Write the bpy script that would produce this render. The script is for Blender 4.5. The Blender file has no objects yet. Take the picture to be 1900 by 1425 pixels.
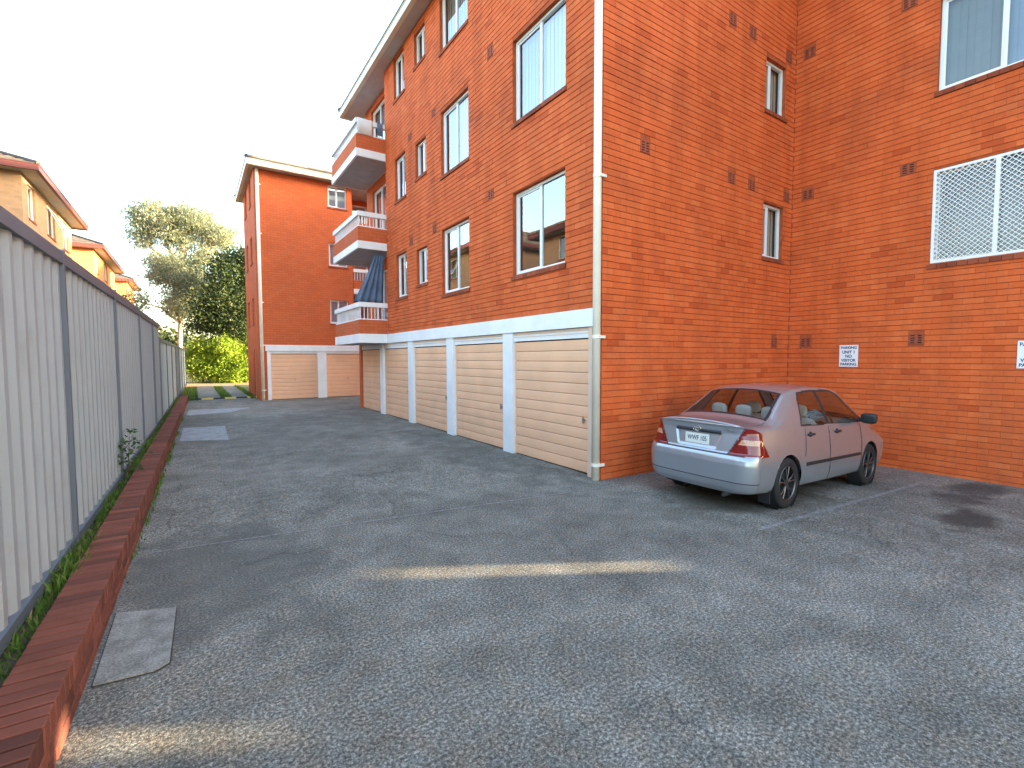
import bpy, bmesh, math, random
import numpy as np
from mathutils import Vector, Matrix

random.seed(7)
rng = np.random.default_rng(7)
scene = bpy.context.scene
COL = scene.collection
R = math.radians

# ------------------------------------------------------------------ camera
H = 1.75
FPX, YAW, PITCH, ROLL = 887.68, 0.588212535, -0.0535972114, -0.0026798
cam_d = bpy.data.cameras.new('camera')
cam = bpy.data.objects.new('camera', cam_d); COL.objects.link(cam)
cam_d.sensor_width = 36.0
cam_d.lens = 36.0 * FPX / 1900.0
cam_d.clip_start = 0.05; cam_d.clip_end = 3000
cF = Vector((math.sin(YAW)*math.cos(PITCH), math.cos(YAW)*math.cos(PITCH), math.sin(PITCH)))
cR = Vector((math.cos(YAW), -math.sin(YAW), 0)); cU = cR.cross(cF)
m3 = Matrix((cR, cU, -cF)).transposed() @ Matrix.Rotation(ROLL, 3, 'Z')
cam.matrix_world = Matrix.Translation((0, 0, H)) @ m3.to_4x4()
scene.camera = cam

# ------------------------------------------------------------------ sky, sun, exposure
SUN_EL = R(8.5)
SH = Vector((0.864, -0.504, 0)).normalized()          # horizontal direction towards the sun
world = bpy.data.worlds.new('World'); scene.world = world; world.use_nodes = True
wn = world.node_tree; wn.nodes.clear()
sky = wn.nodes.new('ShaderNodeTexSky'); sky.sky_type = 'NISHITA'; sky.sun_disc = False
sky.sun_elevation = SUN_EL; sky.sun_rotation = math.atan2(SH.x, SH.y)
sky.air_density = 1.0; sky.dust_density = 3.0; sky.ozone_density = 1.0
bg = wn.nodes.new('ShaderNodeBackground'); bg.inputs['Strength'].default_value = 0.15
wo = wn.nodes.new('ShaderNodeOutputWorld')
wn.links.new(sky.outputs[0], bg.inputs[0]); wn.links.new(bg.outputs[0], wo.inputs[0])
sl = bpy.data.lights.new('sun', 'SUN'); sl.energy = 3.0; sl.angle = R(0.6); sl.color = (1.0, 0.80, 0.52)
sun = bpy.data.objects.new('sun', sl); COL.objects.link(sun)
sdir = Vector((SH.x*math.cos(SUN_EL), SH.y*math.cos(SUN_EL), math.sin(SUN_EL)))
sun.rotation_euler = (-sdir).to_track_quat('-Z', 'Y').to_euler(); sun.location = sdir * 60
vs = scene.view_settings
vs.view_transform = 'Standard'; vs.look = 'None'; vs.exposure = 3.55; vs.gamma = 1.0; vs.use_curve_mapping = False

# ------------------------------------------------------------------ materials
MATS = {}
def newmat(name):
    m = bpy.data.materials.new(name); m.use_nodes = True
    nt = m.node_tree; b = nt.nodes['Principled BSDF']
    MATS[name] = m
    return m, nt, b
def N(nt, t, **kw):
    n = nt.nodes.new(t)
    for k, v in kw.items():
        if k in n.inputs: n.inputs[k].default_value = v
        else: setattr(n, k, v)
    return n
def ramp(nt, fac, stops):
    r = nt.nodes.new('ShaderNodeValToRGB')
    e = r.color_ramp.elements
    while len(e) < len(stops): e.new(0.5)
    for i, (p, c) in enumerate(stops):
        e[i].position = p; e[i].color = (*c, 1) if len(c) == 3 else c
    nt.links.new(fac, r.inputs[0]); return r.outputs[0]
def mix(nt, fac, a, b, mode='MIX'):
    n = nt.nodes.new('ShaderNodeMix'); n.data_type = 'RGBA'; n.blend_type = mode
    for s, v in ((n.inputs[0], fac), (n.inputs[6], a), (n.inputs[7], b)):
        if isinstance(v, (int, float)): s.default_value = v
        elif isinstance(v, (tuple, list)): s.default_value = (*v, 1) if len(v) == 3 else v
        else: nt.links.new(v, s)
    return n.outputs[2]
def noise(nt, vec, scale, detail=4, rough=0.55, dist=0.0):
    n = nt.nodes.new('ShaderNodeTexNoise'); n.inputs['Scale'].default_value = scale
    n.inputs['Detail'].default_value = detail; n.inputs['Roughness'].default_value = rough
    n.inputs['Distortion'].default_value = dist
    nt.links.new(vec, n.inputs['Vector']); return n.outputs['Fac']
def pos(nt): return nt.nodes.new('ShaderNodeNewGeometry').outputs['Position']
def mathn(nt, op, a, b=0.0, clamp=False):
    n = nt.nodes.new('ShaderNodeMath'); n.operation = op; n.use_clamp = clamp
    for s, v in ((n.inputs[0], a), (n.inputs[1], b)):
        if isinstance(v, (int, float)): s.default_value = v
        else: nt.links.new(v, s)
    return n.outputs[0]
def bump(nt, b, h, strength=0.3, dist=0.01):
    n = nt.nodes.new('ShaderNodeBump'); n.inputs['Strength'].default_value = strength
    n.inputs['Distance'].default_value = dist
    nt.links.new(h, n.inputs['Height']); nt.links.new(n.outputs[0], b.inputs['Normal'])

def plain(name, col, rough=0.6, metal=0.0, var=0.12, scale=3.0, spec=0.4, coat=0.0, bmp=0.0, bscale=60):
    m, nt, b = newmat(name)
    p = pos(nt)
    f = noise(nt, p, scale, 5)
    lo = tuple(c*(1-var) for c in col); hi = tuple(min(1, c*(1+var)) for c in col)
    nt.links.new(ramp(nt, f, [(0.3, lo), (0.7, hi)]), b.inputs['Base Color'])
    b.inputs['Roughness'].default_value = rough; b.inputs['Metallic'].default_value = metal
    b.inputs['Specular IOR Level'].default_value = spec
    b.inputs['Coat Weight'].default_value = coat; b.inputs['Coat Roughness'].default_value = 0.06
    if bmp: bump(nt, b, noise(nt, p, bscale, 4), bmp, 0.004)
    return m

def brick_mat(name, stops, dirt):
    m, nt, b = newmat(name)
    at = nt.nodes.new('ShaderNodeAttribute'); at.attribute_name = 'rnd'
    p = pos(nt)
    c = ramp(nt, at.outputs['Fac'], stops)
    f1 = noise(nt, p, 26, 5, 0.65)
    c = mix(nt, 0.35, c, ramp(nt, f1, [(0.3, (0.62, 0.60, 0.58)), (0.7, (1.0, 1.0, 1.0))]), 'MULTIPLY')
    f2 = noise(nt, p, 0.9, 5, 0.6)
    c = mix(nt, mathn(nt, 'MULTIPLY', ramp(nt, f2, [(0.52, (0, 0, 0)), (0.72, (1, 1, 1))]), dirt), c, (0.13, 0.045, 0.03))
    sx = nt.nodes.new('ShaderNodeSeparateXYZ'); nt.links.new(p, sx.inputs[0])
    cv = nt.nodes.new('ShaderNodeCombineXYZ')
    nt.links.new(mathn(nt, 'ADD', sx.outputs[0], sx.outputs[1]), cv.inputs[0]); nt.links.new(mathn(nt, 'MULTIPLY', sx.outputs[2], 0.16), cv.inputs[1])
    f3 = noise(nt, cv.outputs[0], 2.6, 5, 0.6)
    c = mix(nt, 0.8, c, ramp(nt, f3, [(0.34, (0.78, 0.76, 0.74)), (0.56, (1, 1, 1)), (0.78, (1.06, 1.10, 1.16))]), 'MULTIPLY')
    nt.links.new(c, b.inputs['Base Color'])
    b.inputs['Roughness'].default_value = 0.82; b.inputs['Specular IOR Level'].default_value = 0.25
    bump(nt, b, noise(nt, p, 90, 4, 0.6), 0.35, 0.003)
    return m
ORANGE = [(0.0, (0.58, 0.096, 0.024)), (0.06, (0.68, 0.126, 0.032)), (0.45, (0.71, 0.136, 0.035)), (0.8, (0.73, 0.146, 0.039)), (1.0, (0.75, 0.165, 0.048))]
brick_mat('brick_orange', ORANGE, 0.28)
brick_mat('brick_sill', [(0, (0.25, 0.06, 0.03)), (1, (0.40, 0.10, 0.045))], 0.3)
brick_mat('brick_kerb', [(0, (0.11, 0.042, 0.030)), (0.5, (0.185, 0.062, 0.042)), (1, (0.26, 0.085, 0.055))], 0.75)
plain('mortar_red', (0.40, 0.080, 0.024), 0.95, var=0.25, scale=8)
plain('mortar_kerb', (0.09, 0.045, 0.035), 0.95, var=0.3, scale=8)

def brickwall_mat(name, c1, c2, mo, w=0.245, hh=0.092):
    m, nt, b = newmat(name)
    p = pos(nt)
    s = nt.nodes.new('ShaderNodeSeparateXYZ'); nt.links.new(p, s.inputs[0])
    cb = nt.nodes.new('ShaderNodeCombineXYZ')
    nt.links.new(mathn(nt, 'ADD', s.outputs[0], s.outputs[1]), cb.inputs[0]); nt.links.new(s.outputs[2], cb.inputs[1])
    t = nt.nodes.new('ShaderNodeTexBrick')
    t.inputs['Color1'].default_value = (*c1, 1); t.inputs['Color2'].default_value = (*c2, 1); t.inputs['Mortar'].default_value = (*mo, 1)
    t.inputs['Scale'].default_value = 1.0; t.inputs['Mortar Size'].default_value = 0.006; t.inputs['Mortar Smooth'].default_value = 0.4
    t.inputs['Brick Width'].default_value = w; t.inputs['Row Height'].default_value = hh
    nt.links.new(cb.outputs[0], t.inputs['Vector'])
    f = noise(nt, p, 1.1, 6, 0.6)
    c = mix(nt, 0.5, t.outputs[0], ramp(nt, f, [(0.3, (0.72, 0.68, 0.66)), (0.7, (1, 1, 1))]), 'MULTIPLY')
    nt.links.new(c, b.inputs['Base Color']); b.inputs['Roughness'].default_value = 0.85
    b.inputs['Specular IOR Level'].default_value = 0.25
    bump(nt, b, t.outputs['Fac'], -0.5, 0.008)
    return m
brickwall_mat('wall_orange', (0.58, 0.128, 0.044), (0.64, 0.150, 0.054), (0.44, 0.09, 0.034))
brickwall_mat('wall_tan', (0.40, 0.25, 0.14), (0.48, 0.31, 0.18), (0.36, 0.27, 0.19))
brickwall_mat('wall_house_orange', (0.50, 0.20, 0.08), (0.60, 0.26, 0.11), (0.38, 0.2, 0.1))

plain('white_paint', (0.84, 0.83, 0.83), 0.55, var=0.07, scale=2.2, bmp=0.08)
plain('white_frame', (0.80, 0.80, 0.80), 0.35, var=0.03)
plain('cream_pipe', (0.86, 0.79, 0.66), 0.5, var=0.06)
plain('cream_gutter', (0.72, 0.66, 0.50), 0.5, var=0.06)
plain('soffit_grey', (0.50, 0.47, 0.43), 0.8, var=0.08)
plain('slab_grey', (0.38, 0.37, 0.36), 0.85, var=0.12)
plain('door_peach', (0.88, 0.50, 0.30), 0.5, var=0.07, scale=1.6)
plain('trim_peach', (0.78, 0.56, 0.42), 0.5, var=0.05)
plain('joint_dirt', (0.045, 0.042, 0.038), 0.95, var=0.4, scale=12)
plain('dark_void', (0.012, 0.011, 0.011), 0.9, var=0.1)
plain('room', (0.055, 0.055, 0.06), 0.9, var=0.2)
plain('blind_pale', (0.62, 0.64, 0.72), 0.8, var=0.05)
plain('blind_blue', (0.28, 0.36, 0.55), 0.8, var=0.08)
plain('curtain_tan', (0.55, 0.50, 0.40), 0.9, var=0.08)
plain('curtain_grey', (0.20, 0.22, 0.21), 0.9, var=0.1)
plain('blind_dusk', (0.26, 0.32, 0.42), 0.8, var=0.08)
plain('terracotta', (0.32, 0.075, 0.036), 0.85, var=0.2, scale=20)
plain('metal_lock', (0.45, 0.44, 0.42), 0.35, metal=0.9)
plain('tile_dark', (0.085, 0.070, 0.062), 0.8, var=0.35, scale=4, bmp=0.4, bscale=6)
plain('tile_brown', (0.20, 0.13, 0.085), 0.8, var=0.3, scale=3, bmp=0.4, bscale=6)
plain('fascia_red', (0.13, 0.035, 0.03), 0.5, var=0.1)
plain('fence_rail', (0.11, 0.135, 0.175), 0.4, var=0.08)
def grainy(name, col, blotch, grain):
    m, nt, b = newmat(name); p = pos(nt)
    f1 = noise(nt, p, 6, 6, 0.65); f2 = noise(nt, p, 75, 3, 0.7)
    c = ramp(nt, f1, [(0.3, tuple(k*(1-blotch) for k in col)), (0.7, tuple(k*(1+blotch) for k in col))])
    c = mix(nt, grain, c, ramp(nt, f2, [(0.35, (0.45, 0.45, 0.45)), (0.52, (1, 1, 1)), (0.68, (1.5, 1.5, 1.5))]), 'MULTIPLY')
    nt.links.new(c, b.inputs['Base Color']); b.inputs['Roughness'].default_value = 0.9; bump(nt, b, f2, 0.4, 0.004)
grainy('concrete_pale', (0.30, 0.31, 0.32), 0.25, 0.6)
grainy('concrete_mid', (0.235, 0.228, 0.205), 0.4, 0.7)
grainy('concrete_dull', (0.17, 0.17, 0.166), 0.45, 0.8)
plain('iron', (0.05, 0.05, 0.05), 0.6, metal=0.5)
plain('bark_pale', (0.34, 0.28, 0.22), 0.9, var=0.3, scale=5)
plain('bark_dark', (0.10, 0.075, 0.055), 0.9, var=0.3, scale=8)
plain('rubber', (0.018, 0.018, 0.018), 0.75, var=0.2, scale=30)
plain('yellow_paint', (0.62, 0.46, 0.05), 0.6, var=0.15)
plain('sign_white', (0.80, 0.80, 0.84), 0.4, var=0.03)
plain('ink', (0.03, 0.035, 0.08), 0.6)
plain('cloth_blue', (0.11, 0.16, 0.25), 0.9, var=0.25, scale=2.5)
plain('cloth_white', (0.78, 0.78, 0.78), 0.9, var=0.05)
plain('line_paint', (0.215, 0.21, 0.20), 0.8, var=0.45, scale=22)
plain('soil', (0.06, 0.042, 0.028), 0.95, var=0.4, scale=9, bmp=0.6, bscale=40)

# corrugated sheet paint: faint vertical streaks of dust
m, nt, b = newmat('fence_sheet')
p = pos(nt); s = nt.nodes.new('ShaderNodeSeparateXYZ'); nt.links.new(p, s.inputs[0])
cb = nt.nodes.new('ShaderNodeCombineXYZ')
nt.links.new(s.outputs[0], cb.inputs[0]); nt.links.new(s.outputs[1], cb.inputs[1])
nt.links.new(mathn(nt, 'MULTIPLY', s.outputs[2], 0.15), cb.inputs[2])
f = noise(nt, cb.outputs[0], 9, 5, 0.6)
fc = ramp(nt, f, [(0.3, (0.290, 0.335, 0.360)), (0.7, (0.345, 0.39, 0.415))])
oi = nt.nodes.new('ShaderNodeObjectInfo')
fc = mix(nt, 1.0, fc, ramp(nt, oi.outputs['Random'], [(0.0, (1.0, 0.93, 0.84)), (0.25, (0.97, 0.98, 0.97)), (1.0, (1.0, 1.0, 1.02))]), 'MULTIPLY')
fd = noise(nt, p, 1.7, 6, 0.65)
fc = mix(nt, mathn(nt, 'MULTIPLY', ramp(nt, fd, [(0.55, (0, 0, 0)), (0.75, (1, 1, 1))]), 0.3), fc, (0.20, 0.19, 0.16))
nt.links.new(fc, b.inputs['Base Color'])
b.inputs['Roughness'].default_value = 0.42; b.inputs['Specular IOR Level'].default_value = 0.4

# weathered driveway concrete
m, nt, b = newmat('driveway')
p = pos(nt)
big = noise(nt, p, 0.35, 5, 0.6, 0.6); mid = noise(nt, p, 2.3, 6, 0.65, 0.3); fine = noise(nt, p, 55, 4, 0.75); speck = noise(nt, p, 130, 2, 0.6)
c = ramp(nt, fine, [(0.34, (0.046, 0.044, 0.037)), (0.50, (0.170, 0.162, 0.138)), (0.66, (0.44, 0.415, 0.355))])
c = mix(nt, 0.6, c, ramp(nt, speck, [(0.36, (0.35, 0.35, 0.35)), (0.52, (1, 1, 1)), (0.68, (1.7, 1.7, 1.7))]), 'MULTIPLY')
c = mix(nt, 0.8, c, ramp(nt, mid, [(0.30, (0.60, 0.60, 0.60)), (0.5, (0.95, 0.95, 0.95)), (0.72, (1.35, 1.36, 1.38))]), 'MULTIPLY')
c = mix(nt, 0.9, c, ramp(nt, big, [(0.34, (0.74, 0.74, 0.73)), (0.64, (1.2, 1.2, 1.21))]), 'MULTIPLY')
hue = noise(nt, p, 7, 5, 0.7)
c = mix(nt, 0.7, c, ramp(nt, hue, [(0.34, (0.90, 1.0, 1.08)), (0.5, (1, 1, 1)), (0.66, (1.12, 1.0, 0.90))]), 'MULTIPLY')
s = nt.nodes.new('ShaderNodeSeparateXYZ'); nt.links.new(p, s.inputs[0])
def blob(cx, cy, rx, ry, col, amt):
    global c
    dx = mathn(nt, 'DIVIDE', mathn(nt, 'SUBTRACT', s.outputs[0], cx), rx)
    dy = mathn(nt, 'DIVIDE', mathn(nt, 'SUBTRACT', s.outputs[1], cy), ry)
    d = mathn(nt, 'ADD', mathn(nt, 'MULTIPLY', dx, dx), mathn(nt, 'MULTIPLY', dy, dy))
    d = mathn(nt, 'ADD', d, mathn(nt, 'MULTIPLY', mathn(nt, 'SUBTRACT', mid, 0.5), 2.4))
    k = mathn(nt, 'MULTIPLY', ramp(nt, d, [(0.25, (1, 1, 1)), (1.0, (0, 0, 0))]), amt)
    c = mix(nt, k, c, col)
blob(7.2, 1.55, 0.75, 0.28, (0.030, 0.026, 0.022), 0.75)      # oil where cars stand
blob(6.1, 3.5, 1.9, 0.75, (0.075, 0.060, 0.042), 0.7)         # oily bay under the parked car
blob(8.9, 1.9, 1.4, 0.35, (0.032, 0.030, 0.028), 0.7)         # dark strip along the wall foot
blob(0.1, 4.6, 0.9, 1.6, (0.085, 0.085, 0.08), 0.55)
blob(4.2, 8.0, 0.8, 3.6, (0.07, 0.07, 0.068), 0.45)
vo = nt.nodes.new('ShaderNodeTexVoronoi'); vo.feature = 'DISTANCE_TO_EDGE'; vo.inputs['Scale'].default_value = 0.36
vv = nt.nodes.new('ShaderNodeVectorMath'); vv.operation = 'ADD'
nz = nt.nodes.new('ShaderNodeTexNoise'); nz.inputs['Scale'].default_value = 1.8; nz.inputs['Detail'].default_value = 5
nt.links.new(p, nz.inputs['Vector'])
sc_ = nt.nodes.new('ShaderNodeVectorMath'); sc_.operation = 'SCALE'; sc_.inputs['Scale'].default_value = 0.55
nt.links.new(nz.outputs['Color'], sc_.inputs[0]); nt.links.new(p, vv.inputs[0]); nt.links.new(sc_.outputs[0], vv.inputs[1])
nt.links.new(vv.outputs[0], vo.inputs['Vector'])
crk = mathn(nt, 'MULTIPLY', ramp(nt, vo.outputs['Distance'], [(0.0015, (1, 1, 1)), (0.005, (0, 0, 0))]),
            ramp(nt, noise(nt, p, 0.6, 2), [(0.47, (0, 0, 0)), (0.56, (1, 1, 1))]))
c = mix(nt, mathn(nt, 'MULTIPLY', crk, 0.5), c, (0.03, 0.03, 0.03))
nt.links.new(c, b.inputs['Base Color']); b.inputs['Roughness'].default_value = 0.88
b.inputs['Specular IOR Level'].default_value = 0.3
hgt = mathn(nt, 'SUBTRACT', mathn(nt, 'ADD', fine, mathn(nt, 'MULTIPLY', speck, 0.6)), crk)
bump(nt, b, hgt, 0.55, 0.006)

# earth and rough lawn of the surrounding lots
m, nt, b = newmat('ground_lawn')
p = pos(nt)
f = noise(nt, p, 0.5, 6, 0.65); f2 = noise(nt, p, 9, 5, 0.7)
c = ramp(nt, f, [(0.35, (0.05, 0.075, 0.022)), (0.6, (0.085, 0.10, 0.03)), (0.75, (0.16, 0.12, 0.06))])
c = mix(nt, 0.6, c, ramp(nt, f2, [(0.3, (0.5, 0.5, 0.5)), (0.7, (1.2, 1.2, 1.2))]), 'MULTIPLY')
nt.links.new(c, b.inputs['Base Color']); b.inputs['Roughness'].default_value = 0.95
bump(nt, b, f2, 0.6, 0.03)
plain('bare_earth', (0.34, 0.20, 0.11), 0.95, var=0.25, scale=3, bmp=0.4, bscale=20)

def leaf_mat(name, stops, trans=0.45):
    m, nt, b = newmat(name)
    at = nt.nodes.new('ShaderNodeAttribute'); at.attribute_name = 'rnd'
    c = ramp(nt, at.outputs['Fac'], stops)
    nt.links.new(c, b.inputs['Base Color']); b.inputs['Roughness'].default_value = 0.55
    b.inputs['Specular IOR Level'].default_value = 0.3
    t = nt.nodes.new('ShaderNodeBsdfTranslucent'); nt.links.new(c, t.inputs['Color'])
    mx = nt.nodes.new('ShaderNodeMixShader'); mx.inputs[0].default_value = trans
    nt.links.new(b.outputs[0], mx.inputs[1]); nt.links.new(t.outputs[0], mx.inputs[2])
    nt.links.new(mx.outputs[0], nt.nodes['Material Output'].inputs['Surface'])
leaf_mat('leaf_gum', [(0, (0.14, 0.18, 0.13)), (0.6, (0.26, 0.29, 0.19)), (1, (0.38, 0.38, 0.22))], 0.5)
leaf_mat('leaf_dark', [(0, (0.018, 0.036, 0.012)), (0.7, (0.04, 0.065, 0.018)), (1, (0.09, 0.10, 0.03))], 0.3)
leaf_mat('leaf_bright', [(0, (0.10, 0.19, 0.02)), (0.6, (0.22, 0.33, 0.03)), (1, (0.38, 0.44, 0.06))])
leaf_mat('leaf_green', [(0, (0.02, 0.06, 0.015)), (0.7, (0.05, 0.12, 0.03)), (1, (0.10, 0.17, 0.05))], 0.35)
leaf_mat('grass_blade', [(0, (0.05, 0.10, 0.015)), (0.6, (0.11, 0.22, 0.03)), (0.9, (0.18, 0.25, 0.05)), (1, (0.28, 0.22, 0.09))], 0.35)

def glass_mat(name, tint, ior, wave=0.03):
    m, nt, b = newmat(name)
    nt.nodes.remove(b)
    tr = nt.nodes.new('ShaderNodeBsdfTransparent'); tr.inputs[0].default_value = (*tint, 1)
    gl = nt.nodes.new('ShaderNodeBsdfGlossy'); gl.inputs['Roughness'].default_value = 0.004
    lw = nt.nodes.new('ShaderNodeLayerWeight'); lw.inputs['Blend'].default_value = 0.5
    f0 = ((ior-1)/(ior+1))**2
    fac = mathn(nt, 'ADD', mathn(nt, 'MULTIPLY', mathn(nt, 'POWER', lw.outputs['Facing'], 4.0), 1-f0), f0)
    # slight waviness of float glass
    bp = nt.nodes.new('ShaderNodeBump'); bp.inputs['Strength'].default_value = wave; bp.inputs['Distance'].default_value = 0.02
    nt.links.new(noise(nt, pos(nt), 2.2, 1), bp.inputs['Height']); nt.links.new(bp.outputs[0], gl.inputs['Normal'])
    mx = nt.nodes.new('ShaderNodeMixShader')
    nt.links.new(fac, mx.inputs[0]); nt.links.new(tr.outputs[0], mx.inputs[1]); nt.links.new(gl.outputs[0], mx.inputs[2])
    nt.links.new(mx.outputs[0], nt.nodes['Material Output'].inputs['Surface'])
glass_mat('window_glass', (0.80, 0.85, 0.88), 3.4)
glass_mat('court_glass', (0.74, 0.80, 0.82), 1.75)
glass_mat('car_glass', (0.62, 0.66, 0.64), 1.5, 0.0)

# ------------------------------------------------------------------ mesh helpers
class MB:
    def __init__(s): s.v = []; s.f = []; s.r = []
    def add(s, vs, fs, r=None):
        o = len(s.v); s.v += [tuple(v) for v in vs]; s.f += [tuple(i+o for i in f) for f in fs]
        s.r += [random.random() if r is None else r]*len(fs)
    def box(s, a, b, r=None, skip=()):
        x0, y0, z0 = a; x1, y1, z1 = b
        vs = [(x0,y0,z0),(x1,y0,z0),(x1,y1,z0),(x0,y1,z0),(x0,y0,z1),(x1,y0,z1),(x1,y1,z1),(x0,y1,z1)]
        fs = {'-z':(0,3,2,1),'+z':(4,5,6,7),'-y':(0,1,5,4),'+x':(1,2,6,5),'+y':(2,3,7,6),'-x':(3,0,4,7)}
        s.add(vs, [f for k, f in fs.items() if k not in skip], r)
    def quad(s, a, b, c, d, r=None): s.add([a, b, c, d], [(0,1,2,3)], r)
    def tube(s, pts, rad, seg=10, r=None, cap=True):
        pts = [Vector(p) for p in pts]; n = len(pts); rad = rad if isinstance(rad, (list, tuple)) else [rad]*n
        vs = []
        up = None
        for i, p in enumerate(pts):
            d = (pts[min(i+1, n-1)] - pts[max(i-1, 0)]).normalized()
            if up is None:
                up = Vector((0,0,1)) if abs(d.z) < 0.9 else Vector((1,0,0))
            a = d.cross(up).normalized(); bb = a.cross(d).normalized(); up = bb
            for k in range(seg):
                t = 2*math.pi*k/seg
                vs.append(p + a*(math.cos(t)*rad[i]) + bb*(math.sin(t)*rad[i]))
        fs = [(i*seg+k, i*seg+(k+1) % seg, (i+1)*seg+(k+1) % seg, (i+1)*seg+k) for i in range(n-1) for k in range(seg)]
        if cap: fs += [tuple(range(seg))[::-1], tuple((n-1)*seg+k for k in range(seg))]
        s.add(vs, fs, r)
    def mesh(s, name, mat, smooth=False):
        me = bpy.data.meshes.new(name); me.from_pydata(s.v, [], s.f)
        at = me.attributes.new('rnd', 'FLOAT', 'FACE'); at.data.foreach_set('value', np.array(s.r, dtype=np.float32))
        me.materials.append(MATS[mat])
        if smooth: me.polygons.foreach_set('use_smooth', [True]*len(me.polygons))
        me.update(); return me

def fix_normals(me):
    bm = bmesh.new(); bm.from_mesh(me); bmesh.ops.recalc_face_normals(bm, faces=bm.faces); bm.to_mesh(me); bm.free()

def link(name, data, parent=None, root=None):
    o = bpy.data.objects.new(name, data); COL.objects.link(o)
    if parent is not None:
        o.parent = parent
        if 'origin' in parent: o.matrix_parent_inverse = Matrix.Translation(Vector(parent['origin'])).inverted()
    return o
def obj(name, mb, mat, parent=None, smooth=False, fix=False):
    me = mb.mesh(name, mat, smooth)
    if fix: fix_normals(me)
    return link(name, me, parent)
def thing(name, label, cat, loc=(0,0,0), group=None):
    o = bpy.data.objects.new(name, None); COL.objects.link(o); o.empty_display_size = 0.2
    o.location = loc; o['origin'] = list(loc)
    tag(o, label, cat, group); return o
def tag(o, label=None, cat=None, group=None, kind=None):
    if label: o['label'] = label
    if cat: o['category'] = cat
    if group: o['group'] = group
    if kind: o['kind'] = kind
    return o

def project(x, y, z):
    v = Vector((x, y, z - H)); d = v.dot(cF)
    if d <= 0.1: return None
    return 950 + FPX*v.dot(cR)/d, 712.5 - FPX*v.dot(cU)/d, d

def gz(x, y):
    """height of the paved ground: rises gently along the driveway, falls into the parking bays"""
    z = 0.0055*max(0.0, min(y, 40) - 4.95)
    if x > 4.6: z -= 0.028*(x-4.6)*max(0.0, min(1.0, (6.0-y)/1.0))
    return z

# ------------------------------------------------------------------ ground, driveway
def grid_sheet(name, xs, ys, zf, mat, dz=0.0):
    vs = [(x, y, zf(x, y)+dz) for y in ys for x in xs]; nx = len(xs)
    fs = [(j*nx+i, j*nx+i+1, (j+1)*nx+i+1, (j+1)*nx+i) for j in range(len(ys)-1) for i in range(nx-1)]
    mb = MB(); mb.add(vs, fs, 0.5)
    return tag(obj(name, mb, mat), kind='structure')
xs = [-900, -200, -60, -20] + list(np.linspace(-8, 14, 23)) + [25, 70, 200, 900]
ys = [-900, -200, -60, -20] + list(np.linspace(-8, 44, 53)) + [60, 120, 300, 1200]
grid_sheet('ground', xs, ys, lambda x, y: gz(x, y) - 0.06, 'ground_lawn')
def kx(y): return -0.54 + 0.018*(y-3.0)                    # driveway face of the brick kerb
def fx(y): return -0.97 + 0.020*y                          # line of the fence
ys = list(np.linspace(-7, 23.2, 62))
xs0 = np.linspace(0, 1, 48)
vs = []; fs = []
for y in ys:
    a = kx(y) - 0.03; bb = 10.1
    for t in xs0:
        x = a + (bb-a)*t; vs.append((x, y, gz(x, y)))
nx = len(xs0)
fs = [(j*nx+i, j*nx+i+1, (j+1)*nx+i+1, (j+1)*nx+i) for j in range(len(ys)-1) for i in range(nx-1)]
mb = MB(); mb.add(vs, fs, 0.5)
tag(obj('driveway', mb, 'driveway'), kind='structure')
# the lane past the end of the driveway: two wheel strips and bare earth
for x0, x1 in ((0.15, 0.95), (1.35, 2.0)):
    mb = MB()
    yy = np.linspace(23.35, 33.5, 12)
    for y0, y1 in zip(yy[:-1], yy[1:]):
        mb.quad((x0, y0, gz(0, y0)+0.01), (x1, y0, gz(0, y0)+0.01), (x1, y1, gz(0, y1)+0.01), (x0, y1, gz(0, y1)+0.01))
    tag(obj('wheel_track_path', mb, 'driveway'), kind='structure')
grid_sheet('earth_path', np.linspace(-6, 16, 12), np.linspace(33.6, 39, 8), gz, 'bare_earth', -0.02)

def patch(name, pts, mat, label, cat, th=0.012, joint=False):
    c = [(x, y, gz(x, y)) for x, y in pts]
    mb = MB(); n = len(c)
    top = [(x, y, z+th) for x, y, z in c]; bot = [(x, y, z-0.05) for x, y, z in c]
    mb.add(top+bot, [tuple(range(n))] + [(i, n+i, n+(i+1) % n, (i+1) % n) for i in range(n)], 0.5)
    o = obj(name, mb, mat, fix=True); tag(o, label, cat)
    if joint:
        cx = sum(p[0] for p in c)/n; cy = sum(p[1] for p in c)/n
        jt = [(x+0.007*np.sign(x-cx), y+0.009*np.sign(y-cy)) for x, y, z in c]
        mb = MB(); mb.add([(x, y, gz(x, y)+0.004) for x, y in jt], [tuple(range(n))], 0.5); obj('joint', mb, 'joint_dirt', o)
    return o
patch('drain_cover', [(-0.50, 3.30), (-0.23, 3.27), (-0.165, 3.32), (-0.15, 4.03), (-0.49, 4.17)], 'concrete_mid',
      'chipped square concrete drain cover beside the brick kerb with a pale worn patch', 'drain cover', joint=True)
patch('drain_cover', [(-0.27, 12.1), (0.59, 11.7), (0.63, 14.05), (-0.24, 14.2)], 'concrete_pale',
      'pale grey concrete slab set in the driveway opposite the second garage door', 'concrete slab')
patch('drain_cover', [(-0.2, 17.2), (0.9, 17.4), (1.6, 18.6), (-0.15, 18.9)], 'concrete_pale',
      'thin pale concrete repair patch towards the far end of the driveway', 'concrete patch')
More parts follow.
